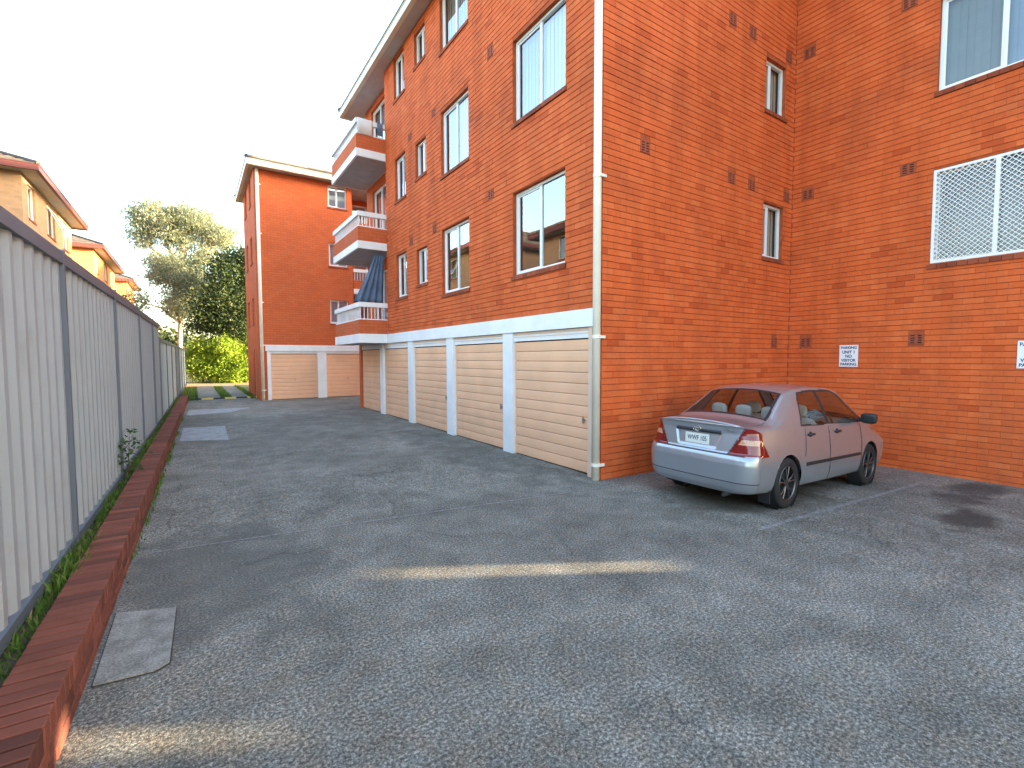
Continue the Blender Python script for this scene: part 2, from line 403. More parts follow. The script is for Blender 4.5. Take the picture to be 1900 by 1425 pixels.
# faint bay line and the construction joint across the driveway
def ground_line(name, a, b_, w, mat, seg=20, dz=0.004):
    mb = MB(); a = Vector((*a, 0)); b_ = Vector((*b_, 0)); d = (b_-a).normalized(); n = Vector((-d.y, d.x, 0))*w/2
    for i in range(seg):
        p = a.lerp(b_, i/seg); q = a.lerp(b_, (i+1)/seg)
        jn = 1+0.25*math.sin(i*2.3)
        P = [p-n*jn, q-n*jn, q+n, p+n]
        mb.add([(v.x, v.y, gz(v.x, v.y)+dz) for v in P], [(0,1,2,3)], 0.5)
    return tag(obj(name, mb, mat), kind='structure')
ground_line('bay_line', (4.75, 2.60), (9.2, 2.47), 0.055, 'line_paint')
ground_line('joint_line', (-0.45, 5.35), (4.7, 4.62), 0.022, 'line_paint', 26)

# speed hump at the end of the driveway
root = thing('speed_hump', 'low black and yellow speed hump across the end of the driveway', 'speed hump', (1.0, 23.3, gz(0, 23.3)))
for i in range(6):
    x0 = -0.15 + i*0.41
    mb = MB(); z = gz(0, 23.3); y = 23.3
    prof = [(-0.16, 0.0), (-0.11, 0.035), (-0.04, 0.05), (0.04, 0.05), (0.11, 0.035), (0.16, 0.0)]
    vs = [(x0, y+a, z+h) for a, h in prof] + [(x0+0.405, y+a, z+h) for a, h in prof]
    mb.add(vs, [(k, k+1, 7+k, 6+k) for k in range(5)] + [tuple(range(6)), tuple(range(11, 5, -1))])
    obj('segment', mb, 'rubber' if i % 2 == 0 else 'yellow_paint', root, fix=True)

# verge between kerb and fence
mb = MB()
yy = np.linspace(-3, 24, 55)
for y0, y1 in zip(yy[:-1], yy[1:]):
    z0, z1 = gz(0, y0)+0.20, gz(0, y1)+0.20
    mb.quad((fx(y0)-0.3, y0, z0), (kx(y0)-0.1, y0, z0), (kx(y1)-0.1, y1, z1), (fx(y1)-0.3, y1, z1))
tag(obj('verge_soil', mb, 'soil'), kind='structure')

# ------------------------------------------------------------------ brick kerb
KERB0, KERB1 = -1.5, 22.4
kroot = thing('brick_kerb', 'low dark red brick kerb wall running along the fence', 'kerb', (kx(3), 3, 0))
mb = MB()
for y0, y1 in zip(np.arange(KERB0, KERB1, 1.0), np.arange(KERB0, KERB1, 1.0)+1.0):
    z0, z1 = gz(0, y0), gz(0, y1)
    vs = []
    for y, z in ((y0, z0), (y1, z1)):
        vs += [(kx(y)-0.222, y, z-0.1), (kx(y)-0.010, y, z-0.1), (kx(y)-0.010, y, z+0.258), (kx(y)-0.222, y, z+0.258)]
    mb.add(vs, [(0,4,5,1),(1,5,6,2),(2,6,7,3),(3,7,4,0),(0,1,2,3),(7,6,5,4)], 0.5)
obj('core', mb, 'mortar_kerb', kroot)
kb = []
def brick_geo(c, ex, ey, ez, rot=0.0, ch=0.005):
    """a brick with chamfered arrises, half sizes ex, ey, ez"""
    vs = []; fs = []
    bm = bmesh.new(); bmesh.ops.create_cube(bm, size=1.0)
    for v in bm.verts: v.co = Vector((v.co.x*2*ex, v.co.y*2*ey, v.co.z*2*ez))
    bmesh.ops.bevel(bm, geom=list(bm.edges), offset=ch, segments=1, affect='EDGES')
    M = Matrix.Translation(c) @ Matrix.Rotation(rot, 4, 'Z')
    bm.verts.index_update()
    vs = [tuple(M @ v.co) for v in bm.verts]; fs = [tuple(v.index for v in f.verts) for f in bm.faces]
    bm.free(); return vs, fs
y = KERB0 + 0.05
while y < KERB1:                                           # brick-on-edge capping
    z = gz(0, y); j = random.uniform(-0.0022, 0.0022)
    c = (kx(y)-0.115+j, y, z+0.27-0.0575+random.uniform(-0.0015, 0.0015))
    kb.append((c, 0.116, 0.0375, 0.0575, random.uniform(-0.008, 0.008)-0.018))
    y += 0.087
for lev in range(2):
    y = KERB0 + 0.12*lev
    while y < KERB1:
        z = gz(0, y)
        c = (kx(y)-0.056+random.uniform(-0.003, 0.003), y, z+0.1525-0.0065-0.038-lev*0.086)
        kb.append((c, 0.055, 0.113, 0.0375, random.uniform(-0.004, 0.004)-0.018))
        y += 0.237
kb.sort(key=lambda t: (Vector(t[0])-Vector((0.3, 2.2, 0))).length if t[0][1] > 1.9 else 99)
rest = MB()
for i, (c, ex, ey, ez, rot) in enumerate(kb):
    vs, fs = brick_geo(c, ex, ey, ez, rot)
    if i < 290:
        one = MB(); one.add(vs, fs, random.random()); obj('brick', one, 'brick_kerb', kroot)
    else: rest.add(vs, fs, random.random())
tag(obj('bricks_far', rest, 'brick_kerb', kroot), kind='stuff')

# ------------------------------------------------------------------ metal fence
froot = thing('metal_fence', 'grey green ribbed sheet metal fence with dark blue grey posts and rails', 'fence', (fx(5), 5, 0.2))
posts = [0.0, 2.62, 5.24, 7.86, 10.45, 12.95, 14.6, 17.0, 19.4, 21.8, 24.2, 26.6, 29.0, 31.4]
def rib(t):                                                # trapezoidal rib profile, pitch 0.217
    u = (t/0.217) % 1.0
    return 0.026*(0 if u < 0.30 else (u-0.30)/0.22 if u < 0.52 else 1 if u < 0.78 else (1-u)/0.22)
for i, (y0, y1) in enumerate(zip(posts[:-1], posts[1:])):
    far = y0 > 14
    zb = gz(0, y0)+0.215; zt = 2.57 if not far else 2.24 + 0.0*(y0-14)
    ts = [0.0]
    while ts[-1] < y1-y0-0.03:
        base = math.floor(ts[-1]/0.217+1e-6)
        for u in (0.30, 0.52, 0.78, 1.0): ts.append((base+u)*0.217)
    ts = [t for t in ts if t < y1-y0-0.012] + [y1-y0-0.012]
    mb = MB(); vs = []
    for t in ts:
        y = y0+t; x = fx(y)-0.016+rib(t)
        vs += [(x, y, zb), (x, y, zt)]
    mb.add(vs, [(2*k, 2*k+2, 2*k+3, 2*k+1) for k in range(len(ts)-1)], 0.5)
    o = obj('sheet_panel', mb, 'fence_sheet', froot)
    sm = o.modifiers.new('thickness', 'SOLIDIFY'); sm.thickness = 0.002; sm.offset = -1
    for nm, za, zb_ in (('top_rail', zt-0.055, zt+0.04), ('bottom_rail', zb+0.01, zb+0.085)):
        mb = MB(); vs = []
        for y in (y0+0.028, y1-0.028):
            vs += [(fx(y)-0.03, y, za), (fx(y)+0.030, y, za), (fx(y)+0.030, y, zb_), (fx(y)-0.03, y, zb_)]
        mb.add(vs, [(0,4,5,1),(1,5,6,2),(2,6,7,3),(3,7,4,0),(0,1,2,3),(7,6,5,4)], 0.5)
        obj(nm, mb, 'fence_rail', froot)
for i, y in enumerate(posts):
    zt = 2.615 if y < 14 else 2.285
    if abs(y-12.95) < 0.1: zt = 2.615
    mb = MB(); x = fx(y); z0 = gz(0, y)+0.15
    mb.box((x-0.034, y-0.027, z0), (x+0.034, y+0.027, zt))
    mb.box((x-0.037, y-0.030, zt), (x+0.037, y+0.030, zt+0.012))
    obj('post', mb, 'fence_rail', froot)

# ------------------------------------------------------------------ brick wall machinery
def to3(axis, v, u, z):            # a point on a wall plane: axis 0 -> x = v, runs along y; axis 1 -> y = v, runs along x
    return (v, u, z) if axis == 0 else (u, v, z)
def wall_backing(mb, axis, v, inward, u0, u1, z0, z1, holes, reveal=0.11):
    """a wall sheet with rectangular holes and their reveals; 'inward' = +1/-1 direction into the building"""
    us = sorted({u0, u1, *[h[0] for h in holes], *[h[1] for h in holes]}); zs = sorted({z0, z1, *[h[2] for h in holes], *[h[3] for h in holes]})
    for a, b_ in zip(us[:-1], us[1:]):
        for c, d in zip(zs[:-1], zs[1:]):
            mu, mz = (a+b_)/2, (c+d)/2
            if any(h[0] < mu < h[1] and h[2] < mz < h[3] for h in holes): continue
            mb.quad(to3(axis, v, a, c), to3(axis, v, b_, c), to3(axis, v, b_, d), to3(axis, v, a, d), 0.5)
    for a, b_, c, d in holes:
        P = [(a, c), (b_, c), (b_, d), (a, d)]
        for (p, q) in zip(P, P[1:]+P[:1]):
            mb.quad(to3(axis, v, *p), to3(axis, v, *q), to3(axis, v+inward*reveal, *q), to3(axis, v+inward*reveal, *p), 0.5)
BH, BL, JB, JP = 0.092, 0.2465, 0.013, 0.0018
def lay_bricks(out, axis, front, inward, u0, u1, z0, z1, holes, depth=0.010, returns=True):
    """stretcher bond; every brick is five faces standing proud of the mortar backing"""
    n = int((z1-z0)/BH + 1e-6)
    for k in range(n):
        a = z0+k*BH+JB/2; t = z0+(k+1)*BH-JB/2
        segs = [(u0, u1)]
        for h in holes:
            if h[2] < t-0.004 and h[3] > a+0.004:
                segs = [s for (p, q) in segs for s in (((p, min(q, h[0])), (max(p, h[1]), q)) if h[0] < q and h[1] > p else ((p, q),)) if s[1]-s[0] > 0.03]
        off = (k % 2)*BL/2 + 0.004*math.sin(k*1.7)
        for p, q in segs:
            st = math.floor((p-off)/BL)*BL + off
            while st < q:
                x0 = max(p, st+JP/2); x1 = min(q, st+BL-JP/2)
                st += BL
                if x1-x0 < 0.03: continue
                if abs(x0-p) < 0.02: x0 = p
                j = random.gauss(0, 0.0011)
                tilt = random.gauss(0, 0.0008)
                out.append((axis, front+inward*j, inward, depth-j, x0, x1, a+random.gauss(0, 0.0006), t+random.gauss(0, 0.0006), tilt))
                if holes and returns and False: pass
def brick_mesh(mb, bk):
    axis, f, inward, d, x0, x1, a, t, tilt = bk
    back = f+inward*d
    vs = [to3(axis, f-tilt, x0, a), to3(axis, f+tilt, x1, a), to3(axis, f+tilt, x1, t), to3(axis, f-tilt, x0, t),
          to3(axis, back, x0, a), to3(axis, back, x1, a), to3(axis, back, x1, t), to3(axis, back, x0, t)]
    r = random.random()**0.8
    if random.random() < 0.02: r = 0.0
    mb.add(vs, [(0,1,2,3), (0,4,5,1), (1,5,6,2), (2,6,7,3), (3,7,4,0)], r)

def box_uz(mb, axis, v0, v1, u0, u1, z0, z1, r=0.5):
    if axis == 0: mb.box((min(v0,v1), u0, z0), (max(v0,v1), u1, z1), r)
    else: mb.box((u0, min(v0,v1), z0), (u1, max(v0,v1), z1), r)
def window(root, axis, v, inward, u0, u1, z0, z1, style, split=0.5, blind=None, sill=True, flip=False, grille=False, lbl=None, glass='window_glass'):
    """sliding window set back in its opening: frame, two panes, sash bars, blind, brick sill, dark room"""
    fv = v+inward*0.075
    g = 0.004
    a, b_, c, d = u0+g, u1-g, z0+g, z1-g
    fw = 0.040
    mb = MB()
    box_uz(mb, axis, fv, fv+inward*0.06, a, a+fw, c, d); box_uz(mb, axis, fv, fv+inward*0.06, b_-fw, b_, c, d)
    box_uz(mb, axis, fv+inward*0.001, fv+inward*0.06, a+fw, b_-fw, c, c+fw); box_uz(mb, axis, fv+inward*0.001, fv+inward*0.06, a+fw, b_-fw, d-fw, d)
    w = obj('window', mb, 'white_frame', root)
    if lbl: w['label'] = lbl
    m_ = a+(b_-a)*split
    # meeting stile and the sliding sash bars
    mb = MB(); box_uz(mb, axis, fv+inward*0.012, fv+inward*0.05, m_-0.02, m_+0.02, c+fw, d-fw)
    s0, s1 = (m_+0.02, b_-fw) if flip else (a+fw, m_-0.02)
    box_uz(mb, axis, fv+inward*0.02, fv+inward*0.045, s0, s0+0.028, c+fw, d-fw)
    box_uz(mb, axis, fv+inward*0.02, fv+inward*0.045, s1-0.028, s1, c+fw, d-fw)
    box_uz(mb, axis, fv+inward*0.021, fv+inward*0.044, s0+0.028, s1-0.028, c+fw, c+fw+0.03)
    box_uz(mb, axis, fv+inward*0.021, fv+inward*0.044, s0+0.028, s1-0.028, d-fw-0.03, d-fw)
    obj('sash', mb, 'white_frame', w)
    for p, q in ((a+fw, m_-0.02), (m_+0.02, b_-fw)):
        mb = MB(); gv = fv+inward*0.033
        mb.quad(to3(axis, gv, p, c+fw), to3(axis, gv, q, c+fw), to3(axis, gv, q, d-fw), to3(axis, gv, p, d-fw), 0.5)
        obj('pane', mb, glass, w)
    if blind:
        mats = blind if isinstance(blind, tuple) else (blind, blind)
        bv = fv+inward*0.11
        for (lo, hi), bm_ in zip(((a+0.01, m_-0.002), (m_+0.002, b_-0.01)), mats):
            if bm_ is None: continue
            mb = MB(); n = max(3, int((hi-lo)/0.09)); pitch = (hi-lo)/n
            for k in range(n):
                x0 = lo+k*pitch; x1 = x0+pitch*1.05
                o_ = inward*(0.016+0.006*math.sin(k*1.9))
                mb.add([to3(axis, bv, x0, c), to3(axis, bv+o_, x1, c), to3(axis, bv+o_, x1, d), to3(axis, bv, x0, d)], [(0,1,2,3)], 0.5)
            obj('blind', mb, bm_, w)
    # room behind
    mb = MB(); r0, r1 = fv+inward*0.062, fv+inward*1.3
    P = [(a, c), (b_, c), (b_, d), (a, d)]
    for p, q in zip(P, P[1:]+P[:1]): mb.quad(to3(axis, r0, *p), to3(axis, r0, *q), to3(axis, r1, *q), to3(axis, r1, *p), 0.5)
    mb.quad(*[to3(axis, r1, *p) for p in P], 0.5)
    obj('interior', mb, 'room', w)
    if sill:
        mb = MB(); n = max(3, int((u1-u0+0.06)/0.118)); pw = (u1-u0+0.06)/n
        for k in range(n):
            x0 = u0-0.03+k*pw+0.003; x1 = u0-0.03+(k+1)*pw-0.003
            f0, f1 = v-inward*0.026, v+inward*0.08
            vs = [to3(axis, f0, x0, z0-0.088), to3(axis, f0, x1, z0-0.088), to3(axis, f0, x1, z0-0.022), to3(axis, f0, x0, z0-0.022),
                  to3(axis, f1, x0, z0-0.088), to3(axis, f1, x1, z0-0.088), to3(axis, f1, x1, z0+0.003), to3(axis, f1, x0, z0+0.003)]
            mb.add(vs, [(0,1,2,3),(3,2,6,7),(0,4,5,1),(1,5,6,2),(3,7,4,0)])
        obj('sill', mb, 'brick_sill', w)
    if grille:
        gv = v+inward*0.02
        mb = MB(); step = 0.072; hw = 0.0048
        U0, U1, Z0, Z1 = a+0.015, b_-0.015, c+0.015, d-0.015
        for sgn in (1, -1):
            k0 = (U0-sgn*Z1 if sgn > 0 else U0+Z0)
            for k in np.arange(U0-max(Z0, Z1)-1 if sgn > 0 else U0+Z0, U1-min(Z0, Z1)+1 if sgn > 0 else U1+Z1, step):
                # u = k + sgn*z
                zlo, zhi = ((U0-k), (U1-k)) if sgn > 0 else ((k-U1), (k-U0))
                zlo, zhi = max(zlo, Z0), min(zhi, Z1)
                if zhi-zlo < 0.01: continue
                p, q = (k+sgn*zlo, zlo), (k+sgn*zhi, zhi)
                nx_, nz_ = hw*0.7071, -sgn*hw*0.7071
                o_ = 0.004*(1 if sgn > 0 else 0)
                vs = []
                for dv in (-0.002+o_, 0.002+o_):
                    vs += [to3(axis, gv+dv, p[0]-nx_, p[1]-nz_), to3(axis, gv+dv, p[0]+nx_, p[1]+nz_), to3(axis, gv+dv, q[0]+nx_, q[1]+nz_), to3(axis, gv+dv, q[0]-nx_, q[1]-nz_)]
                mb.add(vs, [(0,1,2,3),(4,5,6,7),(0,1,5,4),(2,3,7,6),(1,2,6,5),(3,0,4,7)], 0.5)
        go = obj('security_mesh', mb, 'white_frame', w); go['kind'] = 'stuff'
        mb = MB()
        for (p, q, s0, s1) in ((a, a+0.04, c, d), (b_-0.04, b_, c, d), (m_-0.025, m_+0.025, c+0.04, d-0.04)): box_uz(mb, axis, gv-0.008, gv+0.010, p, q, s0, s1)
        for (s0, s1) in ((c, c+0.04), (d-0.04, d)): box_uz(mb, axis, gv-0.007, gv+0.009, a+0.04, b_-0.04, s0, s1)
        obj('mesh_frame', mb, 'white_frame', w)
    return w
def vent(root, axis, v, inward, u, z):
    """terracotta wall vent: a slotted block, two bricks high"""
    W, Hh = 0.105, 0.088
    mb = MB(); f = v-inward*0.004; bk = v+inward*0.03
    for a, b_ in ((-W, -0.075), (-0.02, 0.02), (0.075, W)): box_uz(mb, axis, f, bk, u+a, u+b_, z-Hh, z+Hh)
    for k in range(5):
        zc = z-Hh+k*(2*Hh-0.022)/4
        for a, b_ in ((-0.075, -0.02), (0.02, 0.075)): box_uz(mb, axis, f+inward*0.001, bk, u+a, u+b_, zc, zc+0.022)
    o = obj('vent', mb, 'terracotta', root)
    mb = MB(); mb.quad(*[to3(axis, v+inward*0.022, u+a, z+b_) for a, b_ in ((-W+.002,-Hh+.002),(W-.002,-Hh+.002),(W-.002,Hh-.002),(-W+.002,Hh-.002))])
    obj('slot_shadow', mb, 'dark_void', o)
def downpipe(root, x, y, z0, z1, rad, zb, bdir, mat='cream_pipe'):
    mb = MB(); mb.tube([(x, y, z0), (x, y, z1)], rad, 18)
    o = obj('downpipe', mb, mat, root, smooth=False)
    for p in o.data.polygons: p.use_smooth = len(p.vertices) == 4
    for zc in zb:
        mb = MB(); mb.tube([(x, y, zc-0.022), (x, y, zc+0.022)], rad+0.006, 18)
        d = Vector(bdir); s_ = Vector((x, y, zc))
        e = s_+d*(rad+0.055)
        mb.box((min(s_.x, e.x)-0.012*(1-abs(d.x)), min(s_.y, e.y)-0.012*(1-abs(d.y)), zc-0.02), (max(s_.x, e.x)+0.012*(1-abs(d.x)), max(s_.y, e.y)+0.012*(1-abs(d.y)), zc+0.02))
        obj('bracket', mb, mat, o)
    return o
def garage_door(root, axis, v, inward, u0, u1, zb, zt, mat='door_peach', lock_u=None, pitch=0.172):
    """panel door: every horizontal slat a slightly bowed leaf with a shadow gap; header, jambs, lock"""
    mb = MB(); box_uz(mb, axis, v+inward*0.03, v+inward*0.06, u0, u1, zb, zt)
    d = obj('garage_door', mb, 'dark_void', root)
    n = int(round((zt-zb-0.02)/pitch)); pt = (zt-zb-0.02)/n
    me = None
    for k in range(n):
        if me is None:
            mb = MB(); prof = [(0.016, 0.0), (0.004, 0.003), (0.0, 0.014), (-0.003, pt*0.5), (0.0, pt-0.018), (0.004, pt-0.006), (0.016, pt-0.003)]
            vs = [to3(axis, inward*o_, u0+0.006, h) for o_, h in prof] + [to3(axis, inward*o_, u1-0.006, h) for o_, h in prof]
            L = len(prof)
            mb.add(vs, [(i, i+1, L+i+1, L+i) for i in range(L-1)] + [tuple(range(L)), tuple(range(2*L-1, L-1, -1))], 0.5)
            me = mb.mesh('slat', mat); 
        s = link('slat', me, d)
        s.location = (v, 0, zb+0.006+k*pt) if axis == 0 else (0, v, zb+0.006+k*pt)
        s.location[axis] += inward*random.uniform(0, 0.0025)
    if lock_u is not None:
        mb = MB()
        p0 = to3(axis, v-inward*0.02, lock_u, zb+0.80); p1 = to3(axis, v+inward*0.012, lock_u, zb+0.80)
        mb.tube([p0, p1], 0.026, 12); box_uz(mb, axis, v-inward*0.035, v-inward*0.02, lock_u-0.012, lock_u+0.012, zb+0.755, zb+0.845)
        obj('lock_handle', mb, 'metal_lock', d)
    return d
def hip_roof(root, x0, x1, y0, y1, ze, pitch, mat, gut='cream_gutter', sof='soffit_grey', gh=0.15, wall=None):
    """soffit, gutter and tiled hip roof on an eave rectangle"""
    mb = MB(); mb.box((x0+0.02, y0+0.02, ze), (x1-0.02, y1-0.02, ze+0.03)); obj('soffit', mb, sof, root)
    mb = MB()
    for a, b_ in (((x0, y0), (x1, y0+0.11)), ((x0, y1-0.11), (x1, y1)), ((x0, y0+0.11), (x0+0.11, y1-0.11)), ((x1-0.11, y0+0.11), (x1, y1-0.11))):
        mb.box((*a, ze-0.035), (*b_, ze+gh))
        mb.box((a[0]-0.012, a[1]-0.012, ze+gh), (b_[0]+0.012, b_[1]+0.012, ze+gh+0.02))
    obj('gutter', mb, gut, root)
    w = min(x1-x0, y1-y0)/2; rise = w*math.tan(pitch)
    o_ = 0.02; zb = ze+gh+0.03
    n = max(6, int(w/0.32)); mb = MB()
    step = 0.03
    for k in range(n):                                     # stepped courses of tiles
        t0, t1 = k/n*w, (k+1)/n*w
        za, zc = zb+t0*math.tan(pitch)+step, zb+t1*math.tan(pitch)
        A = [(x0+t0-o_, y0+t0-o_), (x1-t0+o_, y0+t0-o_), (x1-t0+o_, y1-t0+o_), (x0+t0-o_, y1-t0+o_)]
        B = [(x0+t1, y0+t1), (x1-t1, y0+t1), (x1-t1, y1-t1), (x0+t1, y1-t1)]
        for i in range(4):
            j = (i+1) % 4
            mb.quad((*A[i], za), (*A[j], za), (*B[j], zc), (*B[i], zc))
            mb.quad((*A[i], za-step-0.01), (*A[j], za-step-0.01), (*A[j], za), (*A[i], za))
    rf = obj('roof', mb, mat, root)
    # ridge capping
    mb = MB(); L = (x1-x0) - (y1-y0)
    zt = zb+rise+0.03
    if L >= 0: r0, r1 = (x0+w, (y0+y1)/2, zt), (x1-w, (y0+y1)/2, zt)
    else: r0, r1 = ((x0+x1)/2, y0+w, zt), ((x0+x1)/2, y1-w, zt)
    mb.tube([r0, r1], 0.09, 8)
    for c, r_ in (((x0, y0), r0), ((x1, y0), r1 if L >= 0 else r0), ((x1, y1), r1), ((x0, y1), r0 if L >= 0 else r1)):
        mb.tube([(*c, zb+0.03), r_], 0.08, 8)
    obj('ridge_tiles', mb, mat, rf)

# ------------------------------------------------------------------ main apartment building
XF, YA, XB = 4.83, 4.95, 9.98
ZT = 9.95
YE = 13.82
main = thing('apartment_building', 'orange brick apartment building above a row of peach garage doors', 'apartment building', (XF, YA, 0))
FL = [(3.23, 4.67), (5.88, 7.28), (8.58, 9.93)]
holesF = []; winF = []
for i, (zb, zt) in enumerate(FL):
    winF.append((5.76, 7.20, zb, zt)); winF.append((8.82, 10.12, zb, zt))
    winF.append((10.94, 11.60, zb+0.40, zt-0.17)); winF.append((12.28, 13.06, zb+0.22, zt-0.05))
holesF = winF
winB = [(0.85, 2.77, 3.26, 4.74), (0.85, 2.77, 5.97, 7.40), (0.85, 2.77, 8.60, 9.93)]
winA = [(8.95, 9.67, 3.66, 4.66), (8.93, 9.65, 6.35, 7.28), (8.93, 9.65, 8.98, 9.9)]
ventA = [(5.69, 4.88), (7.91, 4.88), (8.54, 4.88), (9.76, 4.90), (5.69, 7.52), (7.85, 7.52), (8.47, 7.52), (9.72, 7.52), (9.45, 2.05)]
ventB = [(3.1, 4.87), (4.66, 4.90), (4.70, 7.56), (3.17, 7.57), (4.62, 2.05), (2.9, 2.05)]
ventF = [(7.95, 4.86), (10.5, 4.80), (7.95, 7.5), (10.5, 7.45), (11.95, 4.80), (11.95, 7.45)]
vh = lambda L: [(u-0.107, u+0.107, z-0.090, z+0.090) for u, z in L]
mb = MB()
wall_backing(mb, 0, XF+0.010, 1, YA+0.010, YE-0.002, 2.40, ZT+0.02, holesF+vh(ventF))
wall_backing(mb, 1, YA+0.010, 1, XF+0.010, XB+0.010, -0.35, ZT+0.02, winA+vh(ventA))
wall_backing(mb, 0, XB+0.010, 1, -1.22, YA+0.010, -0.40, ZT+0.02, winB+vh(ventB))
obj('wall', mb, 'mortar_red', main)
bricks = []
lay_bricks(bricks, 0, XF, 1, YA+0.012, YE-0.002, 2.475, ZT+0.02, holesF+vh(ventF))
lay_bricks(bricks, 1, YA, 1, XF, XB-0.002, -0.285, ZT+0.02, winA+vh(ventA))
lay_bricks(bricks, 0, XB, 1, 0.0, YA-0.002, -0.285, ZT+0.02, winB+vh(ventB))
def size_in_view(bk):
    axis, f, inward, d, x0, x1, a, t, _ = bk
    P = [project(*to3(axis, f, x0, a)), project(*to3(axis, f, x1, t))]
    if any(p is None for p in P) or not all(0 < p[0] < 1900 and 0 < p[1] < 1425 for p in P): return 0
    if axis == 1 and 1225 < P[0][0] and P[0][1] > 705: return 0         # behind the car
    if axis == 0 and f > 9 and P[0][0] < 1640 and P[0][1] > 715: return 0
    return abs(P[0][0]-P[1][0])*abs(P[0][1]-P[1][1])
bricks.sort(key=size_in_view, reverse=True)
rest = MB()
for i, bk in enumerate(bricks):
    if i < 290:
        one = MB(); brick_mesh(one, bk); obj('brick', one, 'brick_orange', main)
    else: brick_mesh(rest, bk)
tag(obj('brickwork', rest, 'brick_orange', main), kind='stuff')
# windows
for i, w in enumerate(winF):
    k = i % 4; fl = i//4
    bl = None
    if k == 0: bl = [None, ('blind_pale', 'blind_blue'), ('blind_pale', 'blind_blue')][fl]  # paler half stands in for sky reflected in the outer pane
    elif k == 1: bl = [None, ('blind_pale', 'blind_blue'), ('blind_pale', 'curtain_tan')][fl]
    elif k == 2: bl = ['blind_pale', 'blind_pale', 'curtain_tan'][fl]
    else: bl = ['curtain_tan', 'blind_blue', 'blind_pale'][fl]
    window(main, 0, XF, 1, *w, 'slide', 0.5, bl, True, flip=(k != 2))
for i, w in enumerate(winB):
    window(main, 0, XB, 1, *w, 'slide', 0.61, [None, ('blind_dusk', 'curtain_grey'), 'blind_dusk'][i], True, glass='court_glass', grille=(i == 0), flip=True, lbl='window behind a white diamond security mesh' if i == 0 else None)
for i, w in enumerate(winA): window(main, 1, YA, 1, *w, 'slide', 0.4, 'curtain_tan', True, glass='court_glass')
for u, z in ventF: vent(main, 0, XF, 1, u, z)
for u, z in ventA: vent(main, 1, YA, 1, u, z)
for u, z in ventB: vent(main, 0, XB, 1, u, z)
# garage storey
mb = MB(); mb.box((XF-0.035, YA+0.09, 2.21), (XF+0.30, YE-0.02, 2.470)); obj('lintel_beam', mb, 'white_paint', main)
mb = MB(); mb.box((XF+0.0, YE-0.018, 2.21), (XF+0.30, 16.80, 2.470)); obj('lintel_beam', mb, 'white_paint', main)
doors = [(5.22, 7.21), (7.53, 9.58), (9.91, 11.94), (12.26, 14.30), (14.58, 16.60)]
for a, b_ in ((7.21, 7.53), (9.58, 9.91), (11.94, 12.26), (14.30, 14.58)):
    mb = MB(); z = gz(4.8, a)-0.03
    mb.box((XF-0.012, a, z), (XF+0.28, b_, 2.206)); obj('pillar', mb, 'white_paint', main)
mb = MB(); mb.box((XF-0.002, 16.604, 0), (XF+0.25, 16.80, 2.206)); obj('pillar', mb, 'wall_orange', main)
mb = MB(); mb.box((XF+0.002, YA+0.014, -0.2), (XF+0.28, 5.131, 2.206)); obj('pillar', mb, 'brick_orange', main)
for i, (a, b_) in enumerate(doors):
    zb = gz(4.8, (a+b_)/2)+0.008
    garage_door(main, 0, XF+0.055, 1, a+0.001, b_-0.001, zb, 2.05, lock_u=a+0.14)
    mb = MB(); mb.box((XF+0.03, a+0.002, 2.052), (XF+0.12, b_-0.002, 2.205)); o = obj('door_header', mb, 'white_paint', main)
    mb = MB(); mb.box((XF+0.018, a+0.003, 2.162), (XF+0.029, b_-0.003, 2.196)); mb.box((XF+0.020, a+0.003, 2.118), (XF+0.029, b_-0.003, 2.128)); obj('trim', mb, 'trim_peach', o)
mb = MB(); mb.box((XF-0.008, 5.135, -0.02), (XF+0.12, 5.218, 2.205)); obj('door_jamb', mb, 'trim_peach', main)
# garage back wall so the slits look into the dark
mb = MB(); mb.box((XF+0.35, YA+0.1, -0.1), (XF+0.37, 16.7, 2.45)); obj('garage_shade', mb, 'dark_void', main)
dp = downpipe(main, XF-0.062, YA+0.040, 0.0, ZT, 0.056, [0.22, 2.05, 4.28, 6.9, 9.3], (1, 0, 0))
for zc in (0.22, 2.05, 4.28, 6.9, 9.3):
    mb = MB(); mb.box((XF-0.075, YA-0.030, zc-0.02), (XF+0.045, YA-0.006, zc+0.02)); obj('clip', mb, 'cream_pipe', dp)
# recessed bay behind the balconies and the far end of the block
XR = 5.10
mb = MB()
doorsR = [(14.55, 15.90, 2.55, 4.55), (14.55, 15.90, 5.2, 7.2), (14.55, 15.90, 7.8, 9.75)]
wall_backing(mb, 0, XR, 1, YE, 16.5, 2.40, ZT, doorsR)
mb.quad((XF+0.01, YE, 2.40), (XR, YE, 2.40), (XR, YE, ZT), (XF+0.01, YE, ZT), 0.5)
mb.quad((XR, 16.5, 2.4), (24.0, 16.5, 2.4), (24.0, 16.5, ZT), (XR, 16.5, ZT), 0.5)
mb.quad((XF+0.25, 16.79, 0), (24.0, 16.79, 0), (24.0, 16.79, 2.46), (XF+0.25, 16.79, 2.46), 0.5)
mb.quad((XF+0.2, 16.79, 2.46), (24.0, 16.79, 2.46), (24.0, 16.5, 2.46), (XF+0.2, 16.5, 2.46), 0.5)
mb.quad((24.0, 16.8, 0), (24.0, YA, 0), (24.0, YA, ZT), (24.0, 16.8, ZT), 0.5)  # unseen rear drawn further east to keep the sun off the far block
